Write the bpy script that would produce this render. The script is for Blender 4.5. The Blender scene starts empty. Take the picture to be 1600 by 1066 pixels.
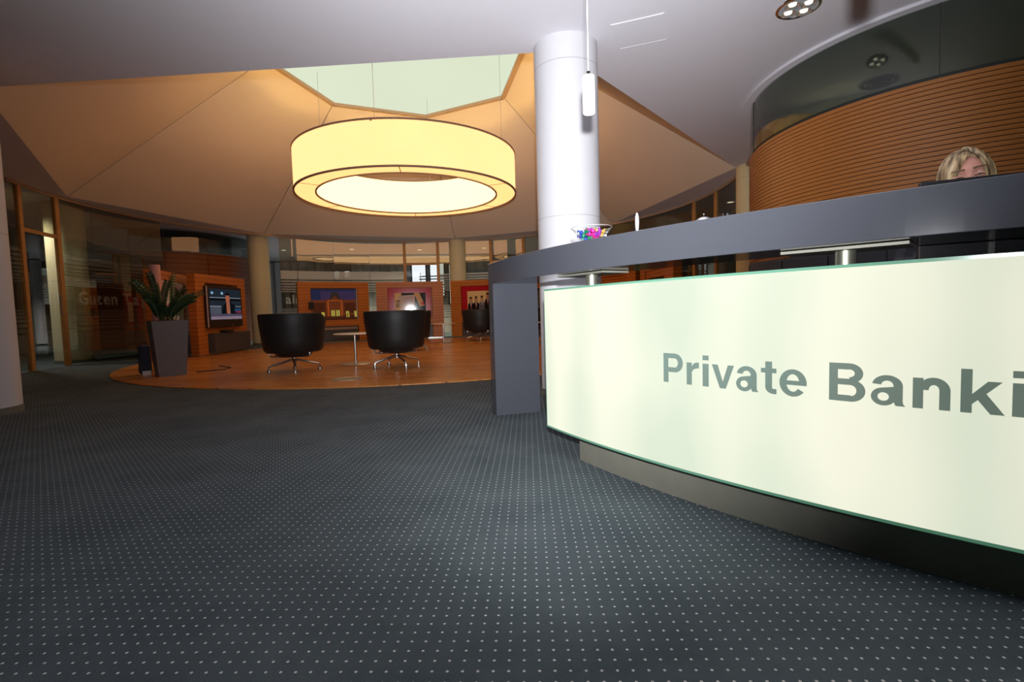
import bpy, bmesh, math, random
from mathutils import Vector, Matrix
random.seed(7)
sc = bpy.context.scene
COL = sc.collection
PI = math.pi
R_ = math.radians

# ---------------------------------------------------------------- camera
F_PX, PITCH, ROLL, CAM_Z = 790.0, R_(3.5), R_(1.65), 0.76
_fwd = Vector((0, math.cos(PITCH), -math.sin(PITCH)))
_up = Vector((0, math.sin(PITCH), math.cos(PITCH)))
_rt = Vector((1, 0, 0))
rt = _rt * math.cos(ROLL) - _up * math.sin(ROLL)
up = _up * math.cos(ROLL) + _rt * math.sin(ROLL)
cam_d = bpy.data.cameras.new('camera')
cam_d.sensor_width = 36.0
cam_d.lens = F_PX / 1600.0 * 36.0
cam_d.clip_start = 0.02
cam_o = bpy.data.objects.new('camera', cam_d)
COL.objects.link(cam_o)
m = Matrix.Identity(4)
for i in range(3):
    m[i][0], m[i][1], m[i][2] = rt[i], up[i], -_fwd[i]
m[2][3] = CAM_Z
cam_o.matrix_world = m
sc.camera = cam_o

# ---------------------------------------------------------------- world, flash, exposure
w = bpy.data.worlds.new('world')
sc.world = w
w.use_nodes = True
w.node_tree.nodes['Background'].inputs[0].default_value = (0.55, 0.6, 0.7, 1)
w.node_tree.nodes['Background'].inputs[1].default_value = 0.05

def spot(name, loc, direction, power, size, blend, radius, color):
    l = bpy.data.lights.new(name, 'SPOT')
    l.energy = power; l.spot_size = size; l.spot_blend = blend
    l.shadow_soft_size = radius; l.color = color
    o = bpy.data.objects.new(name, l); COL.objects.link(o)
    o.location = loc
    o.rotation_euler = Vector(direction).to_track_quat('-Z', 'Y').to_euler()
    return o
# the photographer's flash unit, a hand's breadth above the lens
flash = spot('camera_flash', (0.02, 0.0, CAM_Z + 0.16), (0.05, 1, 0.60), 1250, R_(146), 1.0, 0.025, (0.97, 0.98, 1.0))
flash.scale = (0.44, 1.0, 1.0)      # a flash head throws a beam of unequal width and height

sc.cycles.transparent_max_bounces = 32
sc.cycles.max_bounces = 10
sc.view_settings.view_transform = 'Standard'
sc.view_settings.look = 'None'
sc.view_settings.gamma = 1.0
sc.view_settings.exposure = 0.0
sc.view_settings.use_curve_mapping = False

# ---------------------------------------------------------------- materials
MATS = {}
def lin(c):
    return tuple(((x / 255) / 12.92 if x / 255 <= 0.04045 else ((x / 255 + 0.055) / 1.055) ** 2.4) for x in c)

class NT:
    """small node-tree helper"""
    def __init__(s, name):
        s.m = bpy.data.materials.new(name); s.m.use_nodes = True
        s.t = s.m.node_tree; s.t.nodes.clear()
        s.out = s.t.nodes.new('ShaderNodeOutputMaterial')
        MATS[name] = s.m
    def n(s, typ, **kw):
        x = s.t.nodes.new('ShaderNode' + typ)
        for k, v in kw.items():
            if k.startswith('i_'):
                key = k[2:]
                key = int(key) if key.isdigit() else key.replace('_', ' ')
                if hasattr(v, 'is_output') or isinstance(v, bpy.types.NodeSocket):
                    s.t.links.new(v, x.inputs[key])
                else:
                    x.inputs[key].default_value = v
            else:
                setattr(x, k, v)
        return x
    def link(s, a, b): s.t.links.new(a, b)
    def math(s, op, a, b=0.0, c=0.0):
        x = s.n('Math', operation=op)
        for i, v in enumerate((a, b, c)):
            if isinstance(v, (int, float)): x.inputs[i].default_value = v
            else: s.link(v, x.inputs[i])
        return x.outputs[0]
    def surf(s, sh): s.link(sh, s.out.inputs[0])

def c4(c): return (c[0], c[1], c[2], 1)

def plain(name, col, rough=0.5, metal=0.0, var=0.06, scale=8.0, coat=0.0, bump=0.0, bscale=200.0, spec=0.5):
    t = NT(name)
    tc = t.n('TexCoord')
    nz = t.n('TexNoise', i_Vector=tc.outputs['Object'], i_Scale=scale, i_Detail=3.0)
    mix = t.n('MixRGB', blend_type='MIX', i_Fac=nz.outputs[0],
              i_1=c4([max(0, x * (1 - var)) for x in col]), i_2=c4([min(1, x * (1 + var)) for x in col]))
    b = t.n('BsdfPrincipled', i_Base_Color=mix.outputs[0], i_Roughness=rough, i_Metallic=metal)
    b.inputs['Coat Weight'].default_value = coat
    b.inputs['Specular IOR Level'].default_value = spec
    if bump:
        nb = t.n('TexNoise', i_Vector=tc.outputs['Object'], i_Scale=bscale, i_Detail=2.0)
        bp = t.n('Bump', i_Strength=bump, i_Distance=0.002, i_Height=nb.outputs[0])
        t.link(bp.outputs[0], b.inputs['Normal'])
    t.surf(b.outputs[0]); return t.m

def emit(name, col, strength=1.0, var=0.0, scale=1.0):
    t = NT(name)
    e = t.n('Emission', i_Color=c4(col), i_Strength=strength)
    if var:
        tc = t.n('TexCoord')
        nz = t.n('TexNoise', i_Vector=tc.outputs['Object'], i_Scale=scale, i_Detail=1.0)
        s = t.math('MULTIPLY_ADD', nz.outputs[0], 2 * var * strength, strength * (1 - var))
        t.link(s, e.inputs[1])
    t.surf(e.outputs[0]); return t.m

def wood(name, dark, light, rough=0.4, zs=28.0, xs=0.7, lines=0.0, coat=0.0):
    """veneer with horizontal grain; lines > 0 adds fine horizontal joints at that pitch"""
    t = NT(name)
    tc = t.n('TexCoord')
    mp = t.n('Mapping', i_Vector=tc.outputs['Object'], i_Scale=(xs, xs, zs))
    n1 = t.n('TexNoise', i_Vector=mp.outputs[0], i_Scale=2.2, i_Detail=5.0, i_Roughness=0.6)
    n2 = t.n('TexNoise', i_Vector=tc.outputs['Object'], i_Scale=0.9, i_Detail=2.0)
    f = t.math('ADD', t.math('MULTIPLY', n1.outputs[0], 0.75), t.math('MULTIPLY', n2.outputs[0], 0.25))
    cr = t.n('ValToRGB', i_Fac=f)
    cr.color_ramp.elements[0].position = 0.3; cr.color_ramp.elements[0].color = c4(dark)
    cr.color_ramp.elements[1].position = 0.7; cr.color_ramp.elements[1].color = c4(light)
    col = cr.outputs[0]
    b = t.n('BsdfPrincipled', i_Roughness=rough)
    b.inputs['Specular IOR Level'].default_value = 0.3
    b.inputs['Coat Weight'].default_value = coat
    b.inputs['Coat Roughness'].default_value = 0.25
    if lines:
        sx = t.n('SeparateXYZ', i_0=tc.outputs['Object'])
        fr = t.math('FRACT', t.math('DIVIDE', sx.outputs[2], lines))
        ln = t.math('LESS_THAN', fr, 0.12)
        mx = t.n('MixRGB', i_Fac=ln, i_1=col, i_2=c4([x * 0.45 for x in dark]))
        col = mx.outputs[0]
    t.link(col, b.inputs['Base Color'])
    t.surf(b.outputs[0]); return t.m

def glass(name, tint, ior=1.5, refl=(1, 1, 1), rough=0.0):
    t = NT(name)
    # the transparent part does not bend rays, so both faces use the outside-in reflectance
    geo = t.n('NewGeometry')
    fr = t.n('Fresnel', i_IOR=t.math('MULTIPLY_ADD', geo.outputs['Backfacing'], 1 / ior - ior, ior))
    tr = t.n('BsdfTransparent', i_Color=c4(tint))
    gl = t.n('BsdfGlossy', i_Color=c4(refl), i_Roughness=rough)
    mx = t.n('MixShader', i_Fac=fr.outputs[0]); t.link(tr.outputs[0], mx.inputs[1]); t.link(gl.outputs[0], mx.inputs[2])
    t.surf(mx.outputs[0]); return t.m

def film(name, col, opacity):
    t = NT(name)
    tr = t.n('BsdfTransparent', i_Color=(1, 1, 1, 1))
    d = t.n('BsdfDiffuse', i_Color=c4(col)); tl = t.n('BsdfTranslucent', i_Color=c4(col))
    a = t.n('MixShader', i_Fac=0.45); t.link(d.outputs[0], a.inputs[1]); t.link(tl.outputs[0], a.inputs[2])
    mx = t.n('MixShader', i_Fac=opacity); t.link(tr.outputs[0], mx.inputs[1]); t.link(a.outputs[0], mx.inputs[2])
    t.surf(mx.outputs[0]); return t.m

def carpet():
    t = NT('carpet'); tc = t.n('TexCoord')
    mp = t.n('Mapping', i_Vector=tc.outputs['Object'], i_Rotation=(0, 0, R_(1.9)), i_Location=(0.012, 0.006, 0))
    sx = t.n('SeparateXYZ', i_0=mp.outputs[0]); P = 0.0326
    u = t.math('SUBTRACT', t.math('FRACT', t.math('DIVIDE', sx.outputs[0], P)), 0.5)
    v = t.math('SUBTRACT', t.math('FRACT', t.math('DIVIDE', sx.outputs[1], P)), 0.5)
    au, av = t.math('ABSOLUTE', u), t.math('ABSOLUTE', v)
    nz0 = t.n('TexNoise', i_Vector=tc.outputs['Object'], i_Scale=420.0, i_Detail=1.0)
    d = t.math('ADD', t.math('SQRT', t.math('ADD', t.math('MULTIPLY', au, au), t.math('MULTIPLY', av, av))),
               t.math('MULTIPLY', t.math('SUBTRACT', nz0.outputs[0], 0.5), 0.05))
    dot = t.math('LESS_THAN', d, 0.098)
    n1 = t.n('TexNoise', i_Vector=tc.outputs['Object'], i_Scale=2.3, i_Detail=5.0, i_Roughness=0.65)
    n2 = t.n('TexNoise', i_Vector=tc.outputs['Object'], i_Scale=330.0, i_Detail=2.0)
    f = t.math('ADD', t.math('MULTIPLY', n1.outputs[0], 0.6), t.math('MULTIPLY', n2.outputs[0], 0.4))
    cr = t.n('ValToRGB', i_Fac=f)
    cr.color_ramp.elements[0].position = 0.3; cr.color_ramp.elements[0].color = c4((0.032, 0.044, 0.051))
    cr.color_ramp.elements[1].position = 0.72; cr.color_ramp.elements[1].color = c4((0.088, 0.106, 0.113))
    mx = t.n('MixRGB', i_Fac=dot, i_1=cr.outputs[0], i_2=(0.47, 0.46, 0.45, 1))
    bp = t.n('Bump', i_Strength=0.35, i_Distance=0.003, i_Height=n2.outputs[0])
    b = t.n('BsdfPrincipled', i_Base_Color=mx.outputs[0], i_Roughness=0.95, i_Normal=bp.outputs[0])
    b.inputs['Specular IOR Level'].default_value = 0.1
    t.surf(b.outputs[0]); return t.m

def parquet():
    t = NT('parquet'); tc = t.n('TexCoord')
    br = t.n('TexBrick', i_Vector=tc.outputs['Object'], i_Scale=1.0, i_Mortar_Size=0.0025, i_Brick_Width=1.6, i_Row_Height=0.13,
             i_Color1=c4((0.60, 0.255, 0.062)), i_Color2=c4((0.50, 0.19, 0.044)), i_Mortar=c4((0.11, 0.03, 0.008)))
    br.offset = 0.37
    mp = t.n('Mapping', i_Vector=tc.outputs['Object'], i_Scale=(1.4, 22, 1))
    n1 = t.n('TexNoise', i_Vector=mp.outputs[0], i_Scale=2.0, i_Detail=5.0, i_Roughness=0.65)
    mul = t.n('MixRGB', blend_type='MULTIPLY', i_Fac=0.7, i_1=br.outputs[0])
    cr = t.n('ValToRGB', i_Fac=n1.outputs[0])
    cr.color_ramp.elements[0].position = 0.3; cr.color_ramp.elements[0].color = (0.5, 0.42, 0.36, 1)
    cr.color_ramp.elements[1].position = 0.7; cr.color_ramp.elements[1].color = (1.25, 1.2, 1.1, 1)
    t.link(cr.outputs[0], mul.inputs[2])
    b = t.n('BsdfPrincipled', i_Base_Color=mul.outputs[0], i_Roughness=0.27)
    t.surf(b.outputs[0]); return t.m

def lightbox(name, scale_, letter=False):
    """opal glass over fluorescent tubes: unevenly spread tubes make soft brighter and dimmer zones"""
    t = NT(name); tc = t.n('TexCoord')
    sx = t.n('SeparateXYZ', i_0=tc.outputs['Object'])
    a = t.math('ARCTAN2', sx.outputs[1], sx.outputs[0])
    n1 = t.n('TexNoise', noise_dimensions='1D', i_W=t.math('MULTIPLY', a, 9.0), i_Scale=1.6, i_Detail=1.0)
    n2 = t.n('TexNoise', i_Vector=tc.outputs['Object'], i_Scale=1.7, i_Detail=1.0)
    f = t.math('ADD', t.math('MULTIPLY', n1.outputs[0], 0.5), t.math('MULTIPLY', n2.outputs[0], 0.5))
    cr = t.n('ValToRGB', i_Fac=f)
    cr.color_ramp.elements[0].position = 0.34; cr.color_ramp.elements[0].color = c4((0.70, 0.78, 0.62))
    cr.color_ramp.elements[1].position = 0.62; cr.color_ramp.elements[1].color = c4((0.93, 0.93, 0.75))
    # emission ramped down towards the right end, as if the tubes thinned out
    fall = t.n('MapRange', i_Value=a); fall.inputs[1].default_value = R_(-140); fall.inputs[2].default_value = R_(-126)
    fall.inputs[3].default_value = scale_; fall.inputs[4].default_value = scale_ * .72
    e = t.n('Emission', i_Color=cr.outputs[0], i_Strength=fall.outputs[0])
    if letter:  # letters emit faintly to imitate panel light coming through them
        col = t.n('MixRGB', blend_type='MULTIPLY', i_Fac=1.0, i_1=cr.outputs[0], i_2=c4((0.80, 1.0, 1.0)))
        t.link(col.outputs[0], e.inputs[0])
        d = t.n('BsdfDiffuse', i_Color=c4((0.05, 0.07, 0.065)))
    else:
        d = t.n('BsdfDiffuse', i_Color=c4((0.03, 0.033, 0.03)))
    ad = t.n('AddShader'); t.link(e.outputs[0], ad.inputs[0]); t.link(d.outputs[0], ad.inputs[1])
    t.surf(ad.outputs[0]); return t.m

carpet(); parquet()
plain('ceiling_white', (0.78, 0.76, 0.82), 0.9, var=0.02)
plain('cone_plaster', (0.72, 0.645, 0.53), 0.9, var=0.03, scale=1.5)
plain('column_white', (0.60, 0.59, 0.62), 0.55, var=0.02)
plain('column_cream', (0.62, 0.55, 0.34), 0.6, var=0.05, scale=3)
plain('seam_grey', (0.42, 0.41, 0.43), 0.8)
plain('wall_grey', (0.30, 0.30, 0.31), 0.9, scale=1.0, var=0.12)
plain('wall_dark', (0.075, 0.075, 0.07), 0.9, scale=1.0, var=0.1)
plain('steel', (0.62, 0.62, 0.60), 0.28, 1.0, var=0.05)
plain('steel_post', (0.46, 0.46, 0.38), 0.34, 0.9, var=0.05)
plain('steel_dark', (0.20, 0.195, 0.16), 0.5, 0.35, var=0.12, scale=14)
plain('chrome', (0.85, 0.85, 0.86), 0.1, 1.0, var=0.02)
plain('silver_plastic', (0.72, 0.72, 0.75), 0.3, 0.5)
plain('counter_grey', (0.055, 0.058, 0.070), 0.13, var=0.04, scale=3, spec=0.4)
plain('leather', (0.012, 0.012, 0.012), 0.5, var=0.2, bump=0.25, bscale=160, spec=0.35)
plain('black_plastic', (0.012, 0.012, 0.014), 0.3)
plain('black_edge', (0.02, 0.022, 0.02), 0.6)
plain('cabinet_grey', (0.07, 0.07, 0.072), 0.5, var=0.1)
plain('cabinet_door', (0.055, 0.055, 0.062), 0.45, var=0.08)
plain('planter_grey', (0.16, 0.155, 0.165), 0.55, var=0.05)
plain('soil', (0.03, 0.02, 0.012), 0.95, var=0.4, scale=60)
plain('leaf', (0.016, 0.055, 0.015), 0.35, var=0.35, scale=15)
plain('stem_green', (0.04, 0.075, 0.02), 0.5, var=0.2)
plain('pink_paper', (0.55, 0.28, 0.27), 0.7, var=0.1)
plain('navy_cloth', (0.03, 0.035, 0.06), 0.8, var=0.2)
plain('cup_silver', (0.9, 0.9, 0.88), 0.22, 0.8, var=0.15, scale=60)
plain('white_plastic', (0.75, 0.75, 0.75), 0.5)
plain('lamp_rim', (0.28, 0.20, 0.14), 0.6)
plain('trim_tan', (0.48, 0.34, 0.22), 0.6)
plain('red_frame', (0.36, 0.012, 0.022), 0.12, var=0.08, spec=.4)
def glowing_edge():      # emission painted on the glass, standing in for tube light leaving its edge
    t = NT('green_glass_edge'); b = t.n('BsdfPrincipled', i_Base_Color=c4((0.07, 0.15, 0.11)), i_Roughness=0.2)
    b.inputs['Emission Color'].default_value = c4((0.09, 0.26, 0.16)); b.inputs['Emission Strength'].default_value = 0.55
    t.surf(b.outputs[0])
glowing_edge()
plain('skin', (0.56, 0.27, 0.21), 0.7, spec=0.25, var=0.06, scale=20)
plain('lip', (0.45, 0.14, 0.12), 0.45)
plain('brow', (0.14, 0.085, 0.05), 0.8)
plain('jacket', (0.02, 0.021, 0.028), 0.85, var=0.2)
plain('blind_grey', (0.06, 0.06, 0.06), 0.7)
plain('curtain', (0.42, 0.42, 0.44), 0.85, var=0.12, scale=2)
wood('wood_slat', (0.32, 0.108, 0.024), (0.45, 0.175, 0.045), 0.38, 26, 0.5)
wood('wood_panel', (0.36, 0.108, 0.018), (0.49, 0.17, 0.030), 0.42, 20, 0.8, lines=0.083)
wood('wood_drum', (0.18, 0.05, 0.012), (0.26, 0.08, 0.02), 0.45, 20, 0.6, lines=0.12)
wood('wood_post', (0.42, 0.20, 0.06), (0.55, 0.28, 0.09), 0.5, 6, 2)
glass('partition_glass', (0.70, 0.71, 0.63), 1.9)
glass('drum_glass', (0.55, 0.60, 0.57), 1.6)
glass('clear_glass', (0.96, 0.97, 0.96), 1.5)
glass('bowl_glass', (0.98, 0.99, 0.99), 1.22)
film('frost', (0.84, 0.83, 0.80), 0.60)
film('frost_dense', (0.88, 0.86, 0.83), 0.86)
film('frost_letter', (0.9, 0.9, 0.88), 0.8)
film('frost_faint', (0.8, 0.79, 0.76), 0.10)
film('frost_faint_letter', (0.9, 0.9, 0.88), 0.22)
lightbox('desk_light', 1.03); lightbox('desk_letter', 0.20, True)
emit('shade_outer', (2.1, 0.94, 0.40), 1.0, 0.06, 1.4)
emit('shade_inner', (3.2, 1.8, 0.80), 1.0, 0.05, 1.2)
emit('shade_bottom', (1.75, 0.84, 0.31), 1.0, 0.05, 1.5)
emit('lamp_tube', (1.0, 0.62, 0.20), 50.0)
emit('skylight_opal', lin((222, 231, 204)), 1.0, 0.04, 0.5)
emit('skylight_core', lin((205, 240, 218)), 1.05)
emit('daylight', (0.9, 0.95, 1.0), 1.1, 0.1, 0.6)
emit('pendant_glow', (1.0, 0.92, 0.85), 2.4)
emit('downlight_glow', (1.0, 0.9, 0.7), 2.2)

# ---------------------------------------------------------------- geometry helper
class G:
    def __init__(s): s.v = []; s.f = []; s.mi = []; s.cur = 0
    def add(s, vs, fs):
        o = len(s.v); s.v += [tuple(x) for x in vs]
        for f in fs: s.f.append(tuple(i + o for i in f)); s.mi.append(s.cur)
        return s
    def box(s, x0, x1, y0, y1, z0, z1):
        return s.add([(x, y, z) for z in (z0, z1) for x, y in ((x0, y0), (x1, y0), (x1, y1), (x0, y1))],
                     [(3, 2, 1, 0), (4, 5, 6, 7), (0, 1, 5, 4), (1, 2, 6, 5), (2, 3, 7, 6), (3, 0, 4, 7)])
    def frustum(s, hw0, hd0, z0, hw1, hd1, z1):
        return s.add([(-hw0, -hd0, z0), (hw0, -hd0, z0), (hw0, hd0, z0), (-hw0, hd0, z0),
                      (-hw1, -hd1, z1), (hw1, -hd1, z1), (hw1, hd1, z1), (-hw1, hd1, z1)],
                     [(3, 2, 1, 0), (4, 5, 6, 7), (0, 1, 5, 4), (1, 2, 6, 5), (2, 3, 7, 6), (3, 0, 4, 7)])
    def lathe(s, prof, n=32, c=(0, 0, 0), closed=False):
        """prof = [(r,z)...]; r=0 ends make poles via tiny rings"""
        vs = []; fs = []
        for r, z in prof:
            for k in range(n):
                a = 2 * PI * k / n; vs.append((c[0] + r * math.cos(a), c[1] + r * math.sin(a), c[2] + z))
        m_ = len(prof)
        for i in range(m_ if closed else m_ - 1):
            j = (i + 1) % m_
            for k in range(n):
                k2 = (k + 1) % n
                fs.append((i * n + k, i * n + k2, j * n + k2, j * n + k))
        return s.add(vs, fs)
    def cyl(s, c, r, h, n=24, r2=None):
        r2 = r if r2 is None else r2
        return s.lathe([(1e-4, 0), (r, 0), (r2, h), (1e-4, h)], n, c)
    def arc(s, c, r0, r1, a0, a1, z0, z1, n):
        """solid ring segment, angles in degrees"""
        vs = []; fs = []
        for k in range(n + 1):
            a = R_(a0 + (a1 - a0) * k / n); ca, sa = math.cos(a), math.sin(a)
            for r, z in ((r0, z0), (r1, z0), (r1, z1), (r0, z1)):
                vs.append((c[0] + r * ca, c[1] + r * sa, z))
        for k in range(n):
            b = 4 * k
            for i in range(4):
                j = (i + 1) % 4; fs.append((b + i, b + 4 + i, b + 4 + j, b + j))
        fs.append((0, 1, 2, 3)); fs.append((4 * n + 3, 4 * n + 2, 4 * n + 1, 4 * n))
        return s.add(vs, fs)
    def arcface(s, c, r, a0, a1, z0, z1, n):
        vs = []; fs = []
        for k in range(n + 1):
            a = R_(a0 + (a1 - a0) * k / n)
            vs += [(c[0] + r * math.cos(a), c[1] + r * math.sin(a), z0), (c[0] + r * math.cos(a), c[1] + r * math.sin(a), z1)]
        for k in range(n): fs.append((2 * k, 2 * k + 2, 2 * k + 3, 2 * k + 1))
        return s.add(vs, fs)
    def tube(s, path, r, n=8, r_end=None):
        pts = [Vector(p) for p in path]; vs = []; fs = []
        N = len(pts); x = None
        for i, p in enumerate(pts):
            t = (pts[min(i + 1, N - 1)] - pts[max(i - 1, 0)]).normalized()
            if x is None:
                x = t.cross(Vector((0, 0, 1)))
                if x.length < 1e-3: x = t.cross(Vector((1, 0, 0)))
            x = (x - t * x.dot(t)).normalized()
            y = t.cross(x)
            rr = r if r_end is None else r + (r_end - r) * i / (N - 1)
            for k in range(n):
                a = 2 * PI * k / n; vs.append(p + (x * math.cos(a) + y * math.sin(a)) * rr)
        for i in range(N - 1):
            for k in range(n):
                k2 = (k + 1) % n; fs.append((i * n + k, i * n + k2, (i + 1) * n + k2, (i + 1) * n + k))
        fs.append(tuple(range(n - 1, -1, -1))); fs.append(tuple((N - 1) * n + k for k in range(n)))
        return s.add(vs, fs)
    def bar(s, p, q, w_, h_):
        p, q = Vector(p), Vector(q); t = (q - p).normalized()
        x = t.cross(Vector((0, 0, 1)))
        x = Vector((1, 0, 0)) if x.length < 1e-3 else x.normalized()
        y = x.cross(t)
        vs = [e + x * sx * w_ / 2 + y * sy * h_ / 2 for e in (p, q) for sx, sy in ((-1, -1), (1, -1), (1, 1), (-1, 1))]
        return s.add(vs, [(3, 2, 1, 0), (4, 5, 6, 7), (0, 1, 5, 4), (1, 2, 6, 5), (2, 3, 7, 6), (3, 0, 4, 7)])
    def prism(s, poly, z0, z1):
        n = len(poly)
        vs = [(x, y, z0) for x, y in poly] + [(x, y, z1) for x, y in poly]
        return s.add(vs, [tuple(range(n - 1, -1, -1)), tuple(range(n, 2 * n))] + [(i, (i + 1) % n, n + (i + 1) % n, n + i) for i in range(n)])
    def build(s, name, mats, parent=None, smooth=False, bevel=0.0, loc=None, rot=None, off=None):
        me = bpy.data.meshes.new(name)
        vs = s.v if off is None else [(x - off[0], y - off[1], z - off[2]) for x, y, z in s.v]
        me.from_pydata(vs, [], s.f)
        if isinstance(mats, str): mats = [mats]
        for k in mats: me.materials.append(MATS[k])
        if len(mats) > 1: me.polygons.foreach_set('material_index', s.mi)
        bm = bmesh.new(); bm.from_mesh(me)
        bmesh.ops.recalc_face_normals(bm, faces=bm.faces)
        bm.to_mesh(me); bm.free()
        if smooth:
            me.polygons.foreach_set('use_smooth', [True] * len(me.polygons))
            try: me.set_sharp_from_angle(angle=R_(38))
            except Exception: pass
        o = bpy.data.objects.new(name, me); COL.objects.link(o)
        if parent is not None: o.parent = parent
        if loc is not None: o.location = loc
        if rot is not None: o.rotation_euler = rot
        if bevel:
            md = o.modifiers.new('bevel', 'BEVEL'); md.width = bevel; md.segments = 2; md.limit_method = 'ANGLE'
        return o

def tag(o, label=None, cat=None, group=None, kind=None):
    for k, v in (('label', label), ('category', cat), ('group', group), ('kind', kind)):
        if v: o[k] = v
    return o
def thing(name, label, cat, loc=(0, 0, 0), rz=0.0, group=None, kind=None):
    o = bpy.data.objects.new(name, None); COL.objects.link(o)
    o.location = loc; o.rotation_euler = (0, 0, rz); o.empty_display_size = 0.1
    return tag(o, label, cat, group, kind)
def dup(root, loc, rz, label=None):
    r = root.copy(); COL.objects.link(r); r.location = loc; r.rotation_euler = (0, 0, rz)
    if label: r['label'] = label
    for ch in list(root.children):
        c_ = ch.copy(); COL.objects.link(c_); c_.parent = r
        for g_ in ch.children:
            d_ = g_.copy(); COL.objects.link(d_); d_.parent = c_
    return r
def pol(c, r, a, z=0.0):
    return (c[0] + r * math.cos(R_(a)), c[1] + r * math.sin(R_(a)), z)

# ---------------------------------------------------------------- layout constants
C0 = (-1.956, 9.89)           # centre of the rotunda
RH = 5.95                     # corner radius of the seven-sided ceiling opening
HA = [191.16 - 360 / 7 * k for k in range(7)]
CEIL = 3.0
HV = [(-7.829, 9.14), (-6.60, 13.80), (-1.65, 15.60), (2.78, 13.80), (3.78, 8.50), (.50, 4.55), (-4.95, 4.92)]   # measured corners of the ceiling opening
X0, X1, Y0, Y1 = -15.0, 10.0, -5.0, 21.0
RG = 6.05                     # glass ring radius
DC, DR = (4.483, 5.285), 1.804   # round meeting room on the right

# ---------------------------------------------------------------- floor, walls, ceiling
tag(G().box(X0, X1, Y0, Y1, -0.1, 0.0).build('floor', 'carpet'), 'dark blue-grey carpet with small pale dots in a grid', 'floor', kind='structure')
disc = G().cyl((0, 0, 0), 4.66, 0.012, 128).build('floor_wood', 'parquet', loc=(C0[0], C0[1], 0.0), rot=(0, 0, R_(-3)))
tag(disc, 'round reddish parquet floor under the ring lamp', 'floor', kind='structure')
for nm, b, mt in (('wall_left', (X0 - .1, X0, Y0, Y1, 0, CEIL), 'wall_dark'), ('wall_right', (X1, X1 + .1, Y0, Y1, 0, CEIL), 'wall_grey'),
                  ('wall_back', (X0, X1, Y1, Y1 + .1, 0, CEIL), 'wall_grey'), ('wall_front', (X0, X1, Y0 - .1, Y0, 0, CEIL), 'wall_grey')):
    tag(G().box(*b).build(nm, mt), kind='structure')

bm = bmesh.new()
ov = [bm.verts.new((x, y, CEIL)) for x, y in ((X0, Y0), (X1, Y0), (X1, Y1), (X0, Y1))]
iv = [bm.verts.new((x, y, CEIL)) for x, y in HV]
es = [bm.edges.new((ov[i], ov[(i + 1) % 4])) for i in range(4)] + [bm.edges.new((iv[i], iv[(i + 1) % 7])) for i in range(7)]
bmesh.ops.triangle_fill(bm, use_beauty=True, edges=es)
me = bpy.data.meshes.new('ceiling'); bm.to_mesh(me); bm.free(); me.materials.append(MATS['ceiling_white'])
ceiling = bpy.data.objects.new('ceiling', me); COL.objects.link(ceiling)
tag(ceiling, 'flat white ceiling around the seven-sided opening', 'ceiling', kind='structure')

# seven-sided funnel rising to the skylight
cone = thing('ceiling_cone', 'seven-sided cream ceiling funnel rising to the skylight', 'ceiling', (C0[0], C0[1], CEIL), kind='structure')
RS, ZS = 2.41, 5.40
for k in range(7):
    a0, a1 = HA[k], HA[(k + 1) % 7] if k < 6 else HA[0] - 360
    h0, h1 = HV[k], HV[(k + 1) % 7]
    p = [Vector((h0[0] - C0[0], h0[1] - C0[1], 0)), Vector((h1[0] - C0[0], h1[1] - C0[1], 0)), Vector(pol((0, 0), RS, a1, ZS - CEIL)), Vector(pol((0, 0), RS, a0, ZS - CEIL))]
    cen = sum(p, Vector()) / 4
    nrm = (p[1] - p[0]).cross(p[3] - p[0]).normalized()
    if nrm.z < 0: nrm = -nrm
    def ins(q, d):   # pull corner in along the panel edge direction to leave a joint
        e = (p[1] - p[0]).normalized()
        return q + e * (d if (q - cen).dot(e) < 0 else -d)
    q = [ins(x, 0.008) for x in p]
    G().add(q + [x + nrm * 0.05 for x in q], [(0, 1, 2, 3), (7, 6, 5, 4), (0, 4, 5, 1), (1, 5, 6, 2), (2, 6, 7, 3), (3, 7, 4, 0)]).build('panel', 'cone_plaster', cone)
g = G()
hp = [((x - C0[0], y - C0[1], 0), pol((0, 0), RS, a)) for (x, y), a in zip(HV, HA)]
g.add([(x[0], x[1], 0.06) for x, y in hp] + [(y[0], y[1], ZS - CEIL + 0.06) for x, y in hp], [(i, (i + 1) % 7, 7 + (i + 1) % 7, 7 + i) for i in range(7)])
g.build('backing', 'seam_grey', cone)
# skylight: trim frame, opal panels, bright core
sky = thing('skylight', 'pale mint glowing skylight at the top of the ceiling funnel', 'skylight', (C0[0], C0[1], ZS))
g = G()
for k in range(7):
    g.bar(pol((0, 0), RS - .02, HA[k], -0.01), pol((0, 0), RS - .02, HA[(k + 1) % 7], -0.01), 0.09, 0.06)
g.build('frame', 'trim_tan', sky)
for k in range(7):
    a0, a1 = HA[k], HA[(k + 1) % 7]
    G().add([pol((0, 0), RS - .03, a0, 0.03), pol((0, 0), RS - .03, a1, 0.03), pol((0, 0), 0.75, a1, 0.75), pol((0, 0), 0.75, a0, 0.75)], [(0, 1, 2, 3)]).build('pane', 'skylight_opal', sky)
G().cyl((0, 0, 0.78), 0.9, 0.02, 40).build('core_pane', 'skylight_core', sky)

# slim tan trim along the top of the glass ring
tag(G().arc((0, 0), RG - .035, RG + .035, -20, 200, CEIL - .05, CEIL, 110).build('trim_1', 'trim_tan', loc=(C0[0], C0[1], 0)), kind='structure')

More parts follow.
